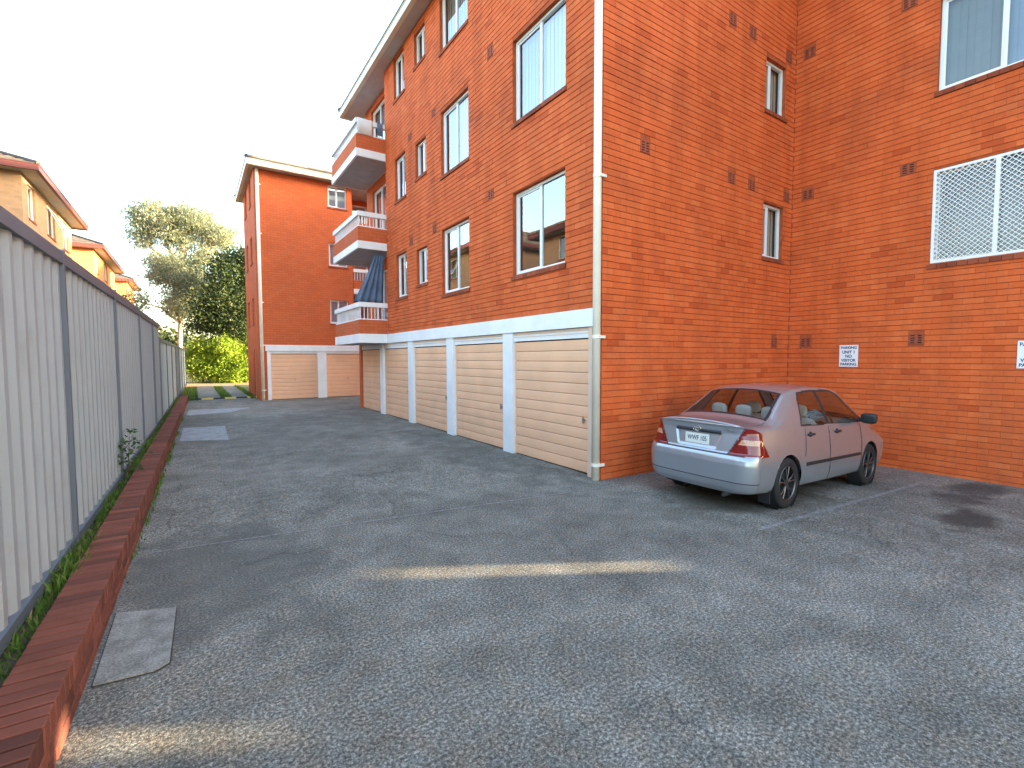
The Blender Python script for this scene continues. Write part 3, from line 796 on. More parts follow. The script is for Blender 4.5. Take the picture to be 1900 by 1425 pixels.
# the wing's outer sides, its short end and an unseen slotted wall added to shape the sunlight
mb.quad((XB, -1.22, -0.4), (18.6, -1.22, -0.4), (18.6, -1.22, ZT), (XB, -1.22, ZT), 0.5)
mb.quad((18.6, -1.22, -0.4), (18.6, YA, -0.4), (18.6, YA, ZT), (18.6, -1.22, ZT), 0.5)
mb.quad((18.6, YA, -0.4), (24.0, YA, -0.4), (24.0, YA, ZT), (18.6, YA, ZT), 0.5)
obj('rear_wall', mb, 'wall_orange', main)
for dz in doorsR: window(main, 0, XR, 1, *dz, 'slide', 0.5, 'blind_pale', False, flip=True)
TE = math.tan(SUN_EL)
mb = MB()
slots = [(-1.52, -1.24, 7.8*TE, 10.2*TE), (-3.42, -3.20, 11.4*TE, 13.0*TE)]  # slots in the added wall let through the sun streaks on the driveway
for v_ in (XB+0.02, XB+0.10): wall_backing(mb, 0, v_, 1, -12.0, -1.221, -0.4, ZT+0.2, slots, 0.08 if v_ < XB+0.05 else 0.0)
obj('added_slot_wall', mb, 'wall_orange', main)
# balconies
def balcony(root, x0, x1, y0, y1, zs, zt, slab_h, mat='wall_orange', near_only=False):
    """slab, brick parapet on the open sides, white handrail, base rail, balusters"""
    mb = MB(); mb.box((x0, y0, zs-slab_h), (x1, y1, zs), 0.5)
    bal = obj('balcony', mb, 'white_paint', root)
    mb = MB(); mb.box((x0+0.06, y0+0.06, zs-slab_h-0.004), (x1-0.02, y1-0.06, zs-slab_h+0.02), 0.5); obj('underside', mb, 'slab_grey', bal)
    ph = 0.40; t = 0.11
    mb = MB()
    mb.box((x0+0.012, y0+0.012, zs), (x1-0.002, y0+0.012+t, zs+ph)); mb.box((x0+0.012, y1-0.012-t, zs), (x1-0.002, y1-0.012, zs+ph))
    mb.box((x0+0.012, y0+0.012+t, zs), (x0+0.012+t, y1-0.012-t, zs+ph)); obj('parapet', mb, mat, bal)
    for nm, za, zc, e in (('base_rail', zs+ph+0.004, zs+ph+0.034, 0.03), ('handrail', zt-0.13, zt, 0.0)):
        mb = MB(); w = 0.10 if nm == 'handrail' else 0.05
        mb.box((x0+e, y0+e, za), (x1-0.002, y0+e+w, zc)); mb.box((x0+e, y1-e-w, za), (x1-0.002, y1-e, zc))
        mb.box((x0+e, y0+e+w, za), (x0+e+w, y1-e-w, zc)); obj(nm, mb, 'white_paint', bal)
    mb = MB(); mb.box((-0.009, -0.009, zs+ph+0.03), (0.009, 0.009, zt-0.128)); me = mb.mesh('baluster', 'white_paint')
    pts = [(x, y0+0.055) for x in np.arange(x0+0.055, x1-0.05, 0.105)] + [(x0+0.055, y) for y in np.arange(y0+0.16, y1-0.08, 0.105)]
    for (x, y) in pts:
        o = link('baluster', me, bal); o.location = (x, y, 0)
    return bal
XBAL = 3.99
for zs, zt in ((2.47, 3.37), (5.10, 5.93), (7.66, 8.48)):
    balcony(main, XBAL, XF-0.002 if zs < 3 else XR-0.002, YE, 16.62, zs, zt, 0.26 if zs < 3 else 0.21)
# roofs
hip_roof(main, 4.42, 24.4, 4.55, 17.2, ZT+0.02, R(21), 'tile_dark')
hip_roof(main, 9.56, 19.1, -1.7, 4.53, ZT+0.025, R(21), 'tile_dark')

# things hung out on the balconies
mb = MB(); vs = []; nu, nv = 22, 10
for j in range(nv+1):
    for i in range(nu+1):
        u, v_ = i/nu, j/nv
        wid = 0.28+0.62*v_**1.2
        x = XF-0.03-wid*u
        vs.append((x, 13.98+0.035*math.sin(u*26+v_*2)+0.10*v_*(1-u), 4.80-1.40*v_))
mb.add(vs, [(j*(nu+1)+i, j*(nu+1)+i+1, (j+1)*(nu+1)+i+1, (j+1)*(nu+1)+i) for j in range(nv) for i in range(nu)], 0.5)
o = obj('shade_cloth', mb, 'cloth_blue', smooth=True); o.modifiers.new('thickness', 'SOLIDIFY').thickness = 0.004
tag(o, 'blue cloth hung in folds over the lowest balcony', 'cloth')
def towel(x0, x1, y, zt, drop, mat, label):
    mb = MB(); vs = []; n = 12
    prof = [(-0.012, -drop), (-0.012, -0.02), (-0.006, 0.004), (0.05, 0.012), (0.108, 0.004), (0.114, -0.02), (0.114, -drop*0.7)]
    for i in range(n+1):
        x = x0+(x1-x0)*i/n
        for k, (dy, dz) in enumerate(prof): vs.append((x, y+dy-0.006*abs(math.sin(i*1.1)) if k < 2 else y+dy, zt+dz))
    L = len(prof)
    mb.add(vs, [(i*L+k, i*L+k+1, (i+1)*L+k+1, (i+1)*L+k) for i in range(n) for k in range(L-1)], 0.5)
    o = obj('towel', mb, mat, smooth=True); o.modifiers.new('thickness', 'SOLIDIFY').thickness = 0.004
    tag(o, label, 'towel')
towel(4.04, 4.46, YE-0.006, 8.48, 0.42, 'cloth_white', 'white towel draped over the rail of the topmost balcony')
towel(4.60, 4.76, YE-0.006, 8.48, 0.36, 'cloth_blue', 'narrow blue towel over the topmost balcony rail beside the white towel')

# ------------------------------------------------------------------ far apartment block across the end of the garages
YQ, XQ0, XQ1, YQ1 = 21.5, 2.2, 9.0, 25.9
GQ = gz(3, YQ)
far = thing('apartment_building', 'orange brick block with two garage doors closing the far end of the driveway', 'apartment building', (XQ0, YQ, GQ))
winQ = [(4.98, 5.76, 3.27, 4.28), (4.98, 5.76, 5.72, 6.70), (4.98, 5.76, 8.20, 9.12)]
winL = [(22.55, 23.25, zb, zb+1.05) for zb in (3.25, 5.75, 8.1)] + [(24.3, 25.1, zb, zb+1.05) for zb in (3.25, 5.75, 8.1)]
doorL = [(22.6, 23.3, GQ, 2.15)]
ZQ = 9.2
mb = MB()
wall_backing(mb, 1, YQ, 1, XQ0, 5.98, 2.30, ZQ, winQ)
wall_backing(mb, 0, XQ0, 1, YQ, YQ1, -0.1, ZQ, winL+doorL)
mb.quad((XQ0, YQ1, -0.1), (14, YQ1, -0.1), (14, YQ1, ZQ), (XQ0, YQ1, ZQ), 0.5)
mb.quad((5.98, YQ, 2.3), (5.98, 23.2, 2.3), (5.98, 23.2, ZQ), (5.98, YQ, ZQ), 0.5)
winR = [(6.5, 7.8, 2.75, 4.4), (6.5, 7.8, 5.3, 7.0), (6.5, 7.8, 7.7, 9.0)]
wall_backing(mb, 1, 23.2, 1, 5.98, 14, 2.3, ZQ, winR)
mb.quad((14, YQ, -0.1), (14, YQ1, -0.1), (14, YQ1, ZQ), (14, YQ, ZQ), 0.5)
mb.quad((9.2, YQ, 2.3), (14, YQ, 2.3), (14, YQ, ZQ), (9.2, YQ, ZQ), 0.5)
mb.quad((9.2, YQ, 2.3), (9.2, 23.2, 2.3), (9.2, 23.2, ZQ), (9.2, YQ, ZQ), 0.5)
obj('wall', mb, 'wall_orange', far)
for w in winQ: window(far, 1, YQ, 1, *w, 'slide', 0.5, 'blind_pale', True)
for w in winL: window(far, 0, XQ0, 1, *w, 'slide', 0.5, 'blind_pale', True)
for w in winR: window(far, 1, 23.2, 1, *w, 'slide', 0.5, 'blind_pale', False)
mb = MB(); mb.box((XQ0+0.06, 22.606, GQ), (XQ0+0.10, 23.294, 2.146)); d = obj('door', mb, 'trim_peach', far)
mb = MB(); mb.tube([(XQ0+0.03, 22.70, 1.1), (XQ0+0.06, 22.70, 1.1)], 0.03, 10); obj('handle', mb, 'metal_lock', d)
mb = MB(); mb.box((2.45, YQ-0.035, 2.07), (9.2, YQ+0.25, 2.32)); obj('lintel_beam', mb, 'white_paint', far)
for a, b_ in ((2.50, 2.63), (4.42, 4.78), (6.62, 6.95)):
    mb = MB(); mb.box((a, YQ-0.012, GQ-0.05), (b_, YQ+0.25, 2.066)); obj('pillar', mb, 'white_paint', far)
mb = MB(); mb.box((XQ0+0.002, YQ+0.002, -0.1), (2.498, YQ+0.25, 2.30)); obj('pillar', mb, 'wall_orange', far)
for a, b_ in ((2.63, 4.42), (4.78, 6.62), (6.95, 9.0)):
    garage_door(far, 1, YQ+0.05, 1, a+0.002, b_-0.002, GQ+0.01, 1.96, lock_u=a+0.9)
    mb = MB(); mb.box((a+0.002, YQ+0.02, 1.965), (b_-0.002, YQ+0.12, 2.065)); obj('door_header', mb, 'white_paint', far)
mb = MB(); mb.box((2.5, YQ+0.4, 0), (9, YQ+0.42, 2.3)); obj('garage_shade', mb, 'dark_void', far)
downpipe(far, 2.32, YQ-0.07, GQ, ZQ, 0.062, [0.5, 2.3, 4.0, 6.7, 8.6], (1, 0, 0))
for zs in (2.34, 4.82, 7.32):
    mb = MB(); mb.box((6.0, YQ-0.02, zs-0.2), (9.18, 23.15, zs), 0.5); bal = obj('balcony', mb, 'white_paint', far)
    mb = MB(); mb.box((6.0, YQ+0.01, zs), (9.18, YQ+0.12, zs+0.38)); obj('parapet', mb, 'wall_orange', bal)
    mb = MB(); mb.box((6.0, YQ, zs+0.74), (9.18, YQ+0.1, zs+0.88)); obj('handrail', mb, 'white_paint', bal)
    mb = MB(); mb.box((-0.012, -0.012, zs+0.38), (0.012, 0.012, zs+0.742)); me = mb.mesh('baluster', 'white_paint')
    for x in np.arange(6.06, 7.6, 0.12):
        o = link('baluster', me, bal); o.location = (x, YQ+0.05, 0)
hip_roof(far, 1.93, 14.4, 21.05, 26.5, ZQ+0.02, R(20), 'tile_dark', gh=0.17)

# ------------------------------------------------------------------ neighbouring blocks over the fence
def house(x1, depth, y0, y1, zt, wallmat, label, wins, open_sash=False, roofmat='tile_dark', facing=True):
    x0 = x1-depth
    h = thing('brick_house', label, 'house', (x1, y0, 0), 'brick blocks beyond the fence')
    mb = MB()
    wall_backing(mb, 0, x1, -1, y0, y1, -0.1, zt, wins)
    mb.quad((x0, y0, -0.1), (x1, y0, -0.1), (x1, y0, zt), (x0, y0, zt), 0.5)
    mb.quad((x0, y1, -0.1), (x1, y1, -0.1), (x1, y1, zt), (x0, y1, zt), 0.5)
    mb.quad((x0, y0, -0.1), (x0, y1, -0.1), (x0, y1, zt), (x0, y0, zt), 0.5)
    obj('wall', mb, wallmat, h)
    for k, w in enumerate(wins):
        wn_ = window(h, 0, x1, -1, *w, 'slide', 0.5, 'blind_pale' if k % 3 == 0 else None, True)
        if open_sash and k == 1:
            mb = MB(); a, b_, c, d = w[0]+0.05, w[1]-0.05, w[2]+0.06, w[3]-0.1
            top = [(x1+0.01, a, d), (x1+0.01, b_, d)]; bot = [(x1+0.50, a, c+0.12), (x1+0.50, b_, c+0.12)]
            P = [Vector(v) for v in (top[0], top[1], bot[1], bot[0])]
            for p, q in zip(P, P[1:]+P[:1]): mb.tube([p, q], 0.022, 6)
            s_ = obj('open_sash', mb, 'white_frame', wn_)
            mb = MB(); mb.quad(*P); obj('pane', mb, 'window_glass', wn_)
    mb = MB(); ov = 0.6
    hip_roof(h, x0-ov, x1+ov, y0-ov, y1+ov, zt, R(23), roofmat, gut='fascia_red', sof='soffit_grey', gh=0.16)
    return h
def house_wins(ys, zs, hgt=1.15):
    return [(a, b_, z, z+hgt) for z in zs for a, b_ in ys]
house(-5.0, 11, 24.8, 33.5, 8.62, 'wall_tan', 'yellow brown brick block over the fence with a tilted open window sash', house_wins(((25.6, 26.6), (28.4, 29.9), (31.5, 32.7)), (1.75, 4.45, 7.15)[::-1], 1.3), True)
house(-5.0, 11, 40.2, 50.0, 8.75, 'wall_house_orange', 'orange brick block standing between the yellow brown block and the farthest one', house_wins(((41.3, 42.2), (44.6, 46.2), (48.0, 49.0)), (4.6, 7.4)))
house(-5.0, 11, 59.0, 66.0, 9.2, 'wall_house_orange', 'farthest small orange brick block over the fence, nearest the pale gum tree', house_wins(((60.2, 61.2), (63.5, 64.5)), (4.8, 7.8)))
house(-5.6, 11, 11.0, 20.2, 8.0, 'wall_tan', 'brown tiled brick block facing the garages, mirrored in the first floor windows', house_wins(((12, 13.2), (15, 16.4), (18, 19)), (1.9, 4.6, 6.7)), roofmat='tile_brown')

# ------------------------------------------------------------------ wall signs
def text_mesh(body, size, name, mat, align='CENTER', sx=1.0, bold=0.0):
    cu = bpy.data.curves.new(name, 'FONT'); cu.body = body; cu.size = size; cu.align_x = align; cu.align_y = 'CENTER'; cu.extrude = 0.0006; cu.offset = bold
    tmp = bpy.data.objects.new('tmp', cu); COL.objects.link(tmp)
    dg = bpy.context.evaluated_depsgraph_get(); dg.update()
    me = bpy.data.meshes.new_from_object(tmp.evaluated_get(dg)); me.name = name
    COL.objects.unlink(tmp); bpy.data.objects.remove(tmp); bpy.data.curves.remove(cu)
    for v in me.vertices: v.co.x *= sx
    me.materials.clear(); me.materials.append(MATS[mat]); return me
def wall_sign(y0, y1, z0, z1, lines, label):
    root = thing('parking_sign', label, 'sign', (XB, (y0+y1)/2, z0), 'white parking signs screwed to the brick wall')
    mb = MB(); mb.box((XB-0.010, y0, z0), (XB-0.006, y1, z1)); pl = obj('plate', mb, 'sign_white', root)
    for (t, zz, s) in lines:
        me = text_mesh(t, s, 'lettering', 'ink', sx=0.9, bold=0.002)
        o = link('lettering', me, root)
        o.matrix_parent_inverse = Matrix.Translation(Vector(root['origin'])).inverted()
        o.matrix_basis = Matrix.Translation((XB-0.0115, (y0+y1)/2, zz)) @ Matrix(((0,0,-1,0),(-1,0,0,0),(0,1,0,0),(0,0,0,1)))
    for yy in (y0+0.018, y1-0.018):
        for zz in (z0+0.018, z1-0.018):
            mb = MB(); mb.tube([(XB-0.013, yy, zz), (XB-0.004, yy, zz)], 0.006, 8); obj('screw', mb, 'metal_lock', root)
L5 = lambda z0, u: [('PARKING', z0+0.345, 0.068), (u, z0+0.265, 0.074), ('NO', z0+0.19, 0.074), ('VISITOR', z0+0.115, 0.070), ('PARKING', z0+0.045, 0.068)]
wall_sign(3.72, 4.02, 1.58, 1.975, L5(1.58, 'UNIT 1'), 'white parking sign on the brick wall above the silver car')
wall_sign(1.42, 1.72, 1.585, 1.985, [('PARKING', 1.93, 0.068), ('UNIT', 1.855, 0.074), ('VISITOR', 1.70, 0.070), ('PARKING', 1.63, 0.068)], 'white parking sign on the brick wall under the meshed window')

# ------------------------------------------------------------------ foliage
def rand_unit(n):
    v = rng.normal(size=(n, 3)); return v/np.linalg.norm(v, axis=1, keepdims=True)
def leaves_mesh(name, centers, size, mat, aspect=0.35, droop=0.0, rnd=None, sizevar=0.4):
    n = len(centers)
    d = rand_unit(n); d[:, 2] -= droop; d /= np.linalg.norm(d, axis=1, keepdims=True)
    a = np.cross(d, rand_unit(n)); a /= np.linalg.norm(a, axis=1, keepdims=True)
    L = size*(1+sizevar*rng.uniform(-1, 1, n))[:, None]
    nrm = np.cross(d, a)
    p0 = centers - d*L*0.5; p2 = centers + d*L*0.5
    p1 = centers + a*L*aspect*0.5 + nrm*L*0.06; p3 = centers - a*L*aspect*0.5 + nrm*L*0.06
    V = np.stack([p0, p1, p2, p3], 1).reshape(-1, 3)
    me = bpy.data.meshes.new(name)
    me.vertices.add(4*n); me.vertices.foreach_set('co', V.astype(np.float32).ravel())
    me.loops.add(4*n); me.loops.foreach_set('vertex_index', np.arange(4*n, dtype=np.int32))
    me.polygons.add(n); me.polygons.foreach_set('loop_start', np.arange(0, 4*n, 4, dtype=np.int32))
    try: me.polygons.foreach_set('loop_total', np.full(n, 4, dtype=np.int32))
    except Exception: pass
    me.update(calc_edges=True)
    at = me.attributes.new('rnd', 'FLOAT', 'FACE')
    at.data.foreach_set('value', (rng.random(n) if rnd is None else rnd).astype(np.float32))
    me.materials.append(MATS[mat]); return me
def crown_points(lobes, n, clump_r, per=60):
    """leaf clumps scattered through ellipsoid lobes (cx,cy,cz,rx,ry,rz,weight), denser near the skin"""
    out = []; rn = []
    W = np.array([l[6] for l in lobes]); W = W/W.sum()
    for l, w in zip(lobes, W):
        k = max(1, int(n*w/per))
        u = rand_unit(k); r = rng.uniform(0.45, 1.05, k)[:, None]
        c = np.array(l[:3]) + u*r*np.array(l[3:6])
        for q in c:
            m_ = int(per*rng.uniform(0.5, 1.5))
            out.append(q + rng.normal(size=(m_, 3))*clump_r*rng.uniform(0.6, 1.3)*np.array([1, 1, 0.8]))
            rn.append(np.clip(rng.normal(0.5, 0.2)+rng.normal(0, 0.15, m_), 0, 1))
    return np.concatenate(out), np.concatenate(rn)
def tree(name, label, cat, base, trunk, limbs, lobes, n, leaf, mat, bark, clump=0.35, aspect=0.35, droop=0.0, group=None, per=60):
    root = thing(name, label, cat, base, group)
    mb = MB(); mb.tube(trunk[0], trunk[1], 10); obj('trunk', mb, bark, root, smooth=True)
    mb = MB()
    for pts, rad in limbs: mb.tube(pts, rad, 7)
    if limbs: obj('limbs', mb, bark, root, smooth=True)
    pts, rn = crown_points(lobes, n, clump, per)
    link('crown', leaves_mesh('crown', pts, leaf, mat, aspect, droop, rn), root)
    return root
def auto_limbs(top, lobes, r0):
    L = []
    for l in lobes:
        a = Vector(top); b_ = Vector(l[:3])
        mid = a.lerp(b_, 0.5)+Vector((random.uniform(-.3, .3), random.uniform(-.3, .3), 0.25))
        L.append(([a, mid, b_], [r0, r0*0.65, r0*0.3]))
        for k in range(5):
            e = b_+Vector((random.uniform(-1, 1)*l[3], random.uniform(-1, 1)*l[4], random.uniform(-0.5, 0.9)*l[5]))*0.8
            L.append(([mid.lerp(b_, 0.6), mid.lerp(e, 0.6), e], [r0*0.32, r0*0.2, r0*0.06]))
    return L
g0 = gz(0, 40)
# pale gum
lob = [(-1.9, 44, 12.0, 1.7, 1.7, 1.15, 1.0), (0.3, 44, 12.3, 1.9, 1.9, 1.0, 1.0), (1.9, 44, 11.2, 1.3, 1.5, 1.0, .7), (-2.9, 44.5, 10.6, 0.8, 1.0, 0.9, .3),
       (-0.6, 44, 10.7, 1.2, 1.2, .8, .5), (-0.9, 43.4, 8.2, 1.7, 1.5, 1.4, 1.5), (0.3, 43.4, 7.4, 1.3, 1.2, 1.3, .9), (-0.6, 43.3, 5.9, 1.2, 1.2, 1.1, .8), (0.9, 43.6, 9.4, .9, 1, .8, .3), (-3.3, 44, 6.0, .8, .8, .9, .2)]
tree('gum_tree', 'tall pale yellowish gum tree with open crown behind the end of the fence', 'tree', (-0.6, 44, g0),
     ([(-0.7, 44, g0-0.2), (-0.75, 44, 3), (-0.5, 44, 7), (-0.1, 44, 10.2)], [0.20, 0.17, 0.14, 0.09]), auto_limbs((-0.5, 44, 7.4), lob[:5], 0.13)+auto_limbs((-0.75, 44, 4.5), lob[5:], 0.1),
     lob, 54000, 0.20, 'leaf_gum', 'bark_pale', clump=0.36, aspect=0.30, droop=0.7)
# dark evergreen by the far block
lob = [(2.4, 38.5, 7.7, 1.5, 1.5, 1.5, 1), (3.9, 38.5, 8.2, 1.7, 1.6, 1.6, 1), (1.7, 38.2, 5.6, 1.5, 1.4, 1.5, 1), (3.4, 38.2, 5.6, 1.9, 1.5, 1.8, 1.1), (0.9, 38.5, 4.2, 1.0, 1.2, .9, .5), (2.6, 38, 3.9, 1.6, 1.3, .8, .6)]
tree('evergreen_tree', 'dense dark green tree overhanging the bright shrubs behind the far block', 'tree', (3.0, 38.8, g0),
     ([(3.0, 38.8, g0-0.2), (2.95, 38.8, 2.4), (2.9, 38.7, 5.5), (3.1, 38.6, 8.0)], [0.24, 0.2, 0.15, 0.06]), auto_limbs((2.9, 38.7, 4.2), lob, 0.1),
     lob, 34000, 0.17, 'leaf_dark', 'bark_dark', clump=0.38, aspect=0.5)
lob = [(5.8, 42, 7.0, 2.4, 2.0, 2.2, 1), (7.6, 42, 5.5, 2.2, 2.0, 2.4, 1)]
tree('evergreen_tree', 'dark green tree standing close behind the far block, mostly hidden by it', 'tree', (6.2, 42, g0),
     ([(6.2, 42, g0-0.2), (6.2, 42, 6.0)], [0.25, 0.12]), auto_limbs((6.2, 42, 4.0), lob, 0.1), lob, 14000, 0.2, 'leaf_dark', 'bark_dark', clump=0.4, aspect=0.5)
# bright shrubs
for k, (x, y, r_, h_, lb) in enumerate(((0.55, 38.2, 1.15, 2.9, 'bright yellow green shrub at the end of the lane beside the fence'),
                                        (2.2, 37.6, 1.35, 3.1, 'broad sunlit yellow green shrub in the middle of the lane end'),
                                        (4.3, 37.9, 1.4, 3.3, 'sunlit yellow green shrub partly hidden by the far block'))):
    lob = [(x+random.uniform(-.5, .5)*r_, y+random.uniform(-.4, .4), h_*f, r_*s_, r_*0.8, h_*0.24, 1) for f, s_ in ((.25, .95), (.45, .95), (.65, .8), (.82, .6))]
    tree('bright_shrub', lb, 'shrub', (x, y, gz(0, y)), ([(x, y, gz(0, y)-0.1), (x+0.05, y, h_*0.6)], [0.05, 0.02]), auto_limbs((x, y, 0.5), lob, 0.03),
         lob, 15000, 0.15, 'leaf_bright', 'bark_dark', clump=0.24, aspect=0.4, group='bright shrubs closing the lane')
# broad-leaved greenery leaning over the far fence
for k, (x, y, zt, n_, lb) in enumerate(((-1.7, 27.5, 4.4, 26, 'strap leaved green plant rising over the fence before the gum tree'), (-1.3, 31.0, 4.2, 26, 'green strap leaved plant over the last bays of the fence'))):
    root = thing('strap_leaf_plant', lb, 'plant', (x, y, 0.1))
    mb = MB(); mb.tube([(x, y, 0), (x+0.05, y, zt*0.55)], [0.09, 0.06], 8); obj('trunk', mb, 'bark_dark', root)
    mb = MB()
    for j in range(n_*3):
        a = random.uniform(0, 6.28); L = random.uniform(0.9, 1.5); z0 = zt*random.uniform(0.35, 0.62)
        pr = []; w0 = random.uniform(0.05, 0.085); el = random.uniform(0.3, 1.35)
        P = []
        for q in range(6):
            t = q/5; rr = L*t*math.cos(el)*(1+0.2*t); zz = z0+L*t*math.sin(el)-0.7*L*t*t*(1-el/1.8)
            w = w0*(1-t)**0.6*(0.6+t) if t < 1 else 0.002
            cx, cy = x+rr*math.cos(a), y+rr*math.sin(a)
            P += [(cx-math.sin(a)*w, cy+math.cos(a)*w, zz), (cx+math.sin(a)*w, cy-math.cos(a)*w, zz)]
        mb.add(P, [(2*q, 2*q+1, 2*q+3, 2*q+2) for q in range(5)])
    obj('crown', mb, 'leaf_green', root)
# far bank of trees closing the horizon beyond the lane
pts, rn = crown_points([(x, 62+random.uniform(-3, 3), 2.5, 4.2, 2.5, 2.6, 1) for x in np.arange(-30, 45, 4.0)], 42000, 0.6, 40)
o = link('far_trees', leaves_mesh('far_trees', pts, 0.42, 'leaf_dark', 0.5, 0, rn)); tag(o, 'far bank of trees behind the lots beyond the lane', 'trees', kind='stuff')

# grass along the verge and weeds at the kerb foot
def blades(spots, hmin, hmax, name, label):
    mb = MB()
    for (x, y, z, s_) in spots:
        a = random.uniform(0, 6.28); h_ = random.uniform(hmin, hmax)*s_; w = 0.004+0.004*random.random(); ln = random.uniform(0.1, 0.7)*h_
        dx, dy = math.cos(a)*w, math.sin(a)*w; b2 = random.uniform(0, 6.28); lx, ly = math.cos(b2)*ln, math.sin(b2)*ln
        mb.add([(x-dx, y-dy, z), (x+dx, y+dy, z), (x+dx*.7+lx*.35, y+dy*.7+ly*.35, z+h_*.6), (x-dx*.7+lx*.35, y-dy*.7+ly*.35, z+h_*.6), (x+lx, y+ly, z+h_)], [(0,1,2,3), (3,2,4)])
    return tag(obj(name, mb, 'grass_blade'), label, 'grass', kind='stuff')
sp = []
for i in range(20000):
    y = 1.5+20.5*random.random()**1.5
    dens = 0.5+0.5*math.sin(y*3.1)+0.5*math.sin(y*1.3+1)
    if random.random() > 0.25+0.5*max(0, dens): continue
    x = random.uniform(fx(y)-0.02, kx(y)-0.20)
    sp.append((x, y, gz(0, y)+0.195, random.choice((0.6, 1.0, 1.5 if dens > 0.8 else 0.8))))
blades(sp, 0.03, 0.095, 'verge_grass', 'green grass and weeds in the strip between fence and kerb')
sp = []
for yc, n_, s_ in ((6.6, 50, .8), (7.6, 60, .7), (8.5, 80, .8), (10.2, 110, 1.0), (11.3, 60, .8), (13.2, 60, .8), (16.0, 80, 1.), (5.5, 30, .5)):
    for i in range(n_):
        y = yc+random.gauss(0, 0.28); sp.append((kx(y)+abs(random.gauss(0, 0.025)), y, gz(0, y), s_))
blades(sp, 0.03, 0.09, 'kerb_weeds', 'short weeds growing at the foot of the brick kerb')
sp = [(random.uniform(0.95, 1.35), random.uniform(23.5, 33), gz(0, 28)-0.04, 1.2) for i in range(2500)] + [(random.choice((random.uniform(-0.45, 0.15), random.uniform(2.0, 2.2))), random.uniform(22.6, 33), gz(0, 28)-0.05, 1.5) for i in range(3500)]
blades(sp, 0.05, 0.14, 'lane_grass', 'grass between and beside the wheel tracks of the lane')
# sapling against the second post
root = thing('sapling', 'small leafy sapling growing against a fence post above the kerb', 'plant', (fx(7.7)+0.07, 7.7, 0.22))
mb = MB(); X, Y = fx(7.7)+0.07, 7.72
mb.tube([(X, Y, 0.2), (X+0.03, Y, 0.45), (X+0.05, Y-0.02, 0.78)], [0.008, 0.006, 0.003], 6)
for k in range(6):
    z = 0.32+k*0.075; a = k*2.4
    mb.tube([(X+0.03, Y, z), (X+0.03+0.11*math.cos(a), Y+0.11*math.sin(a), z+0.08)], [0.004, 0.002], 5)
obj('stem', mb, 'bark_dark', root)
pts = np.array([(X+0.05+random.gauss(0, 0.07), Y+random.gauss(0, 0.07), random.uniform(0.32, 0.86)) for i in range(110)])
link('leaves', leaves_mesh('leaves', pts, 0.055, 'leaf_green', 0.55), root)

# ------------------------------------------------------------------ parked silver sedan
m, nt, b = newmat('car_paint')
p = pos(nt)
fl = nt.nodes.new('ShaderNodeTexVoronoi'); fl.inputs['Scale'].default_value = 900
nt.links.new(p, fl.inputs['Vector'])
c = mix(nt, 0.12, (0.40, 0.42, 0.455), fl.outputs['Color'], 'MULTIPLY')
dirt_f = noise(nt, p, 5, 5, 0.6)
c = mix(nt, mathn(nt, 'MULTIPLY', ramp(nt, dirt_f, [(0.45, (0, 0, 0)), (0.8, (1, 1, 1))]), 0.18), c, (0.30, 0.28, 0.25))
nt.links.new(c, b.inputs['Base Color']); b.inputs['Metallic'].default_value = 0.62; b.inputs['Roughness'].default_value = 0.30
b.inputs['Coat Weight'].default_value = 1.0; b.inputs['Coat Roughness'].default_value = 0.04
plain('car_black', (0.022, 0.022, 0.024), 0.5, var=0.15, scale=20)
plain('car_gap', (0.07, 0.07, 0.07), 0.8)
plain('car_interior', (0.34, 0.33, 0.31), 0.9, var=0.15)
plain('seat_cloth', (0.60, 0.60, 0.57), 0.9, var=0.1, scale=12)
plain('chrome', (0.75, 0.75, 0.77), 0.12, metal=1.0, var=0.02)
plain('alloy', (0.13, 0.13, 0.135), 0.35, metal=0.85, var=0.15, scale=10)
plain('lamp_red', (0.20, 0.003, 0.003), 0.12, coat=1.0, var=0.3, scale=40)
plain('lamp_clear', (0.55, 0.27, 0.15), 0.15, coat=1.0, var=0.45, scale=55)
plain('plate_white', (0.74, 0.73, 0.66), 0.4, var=0.04)

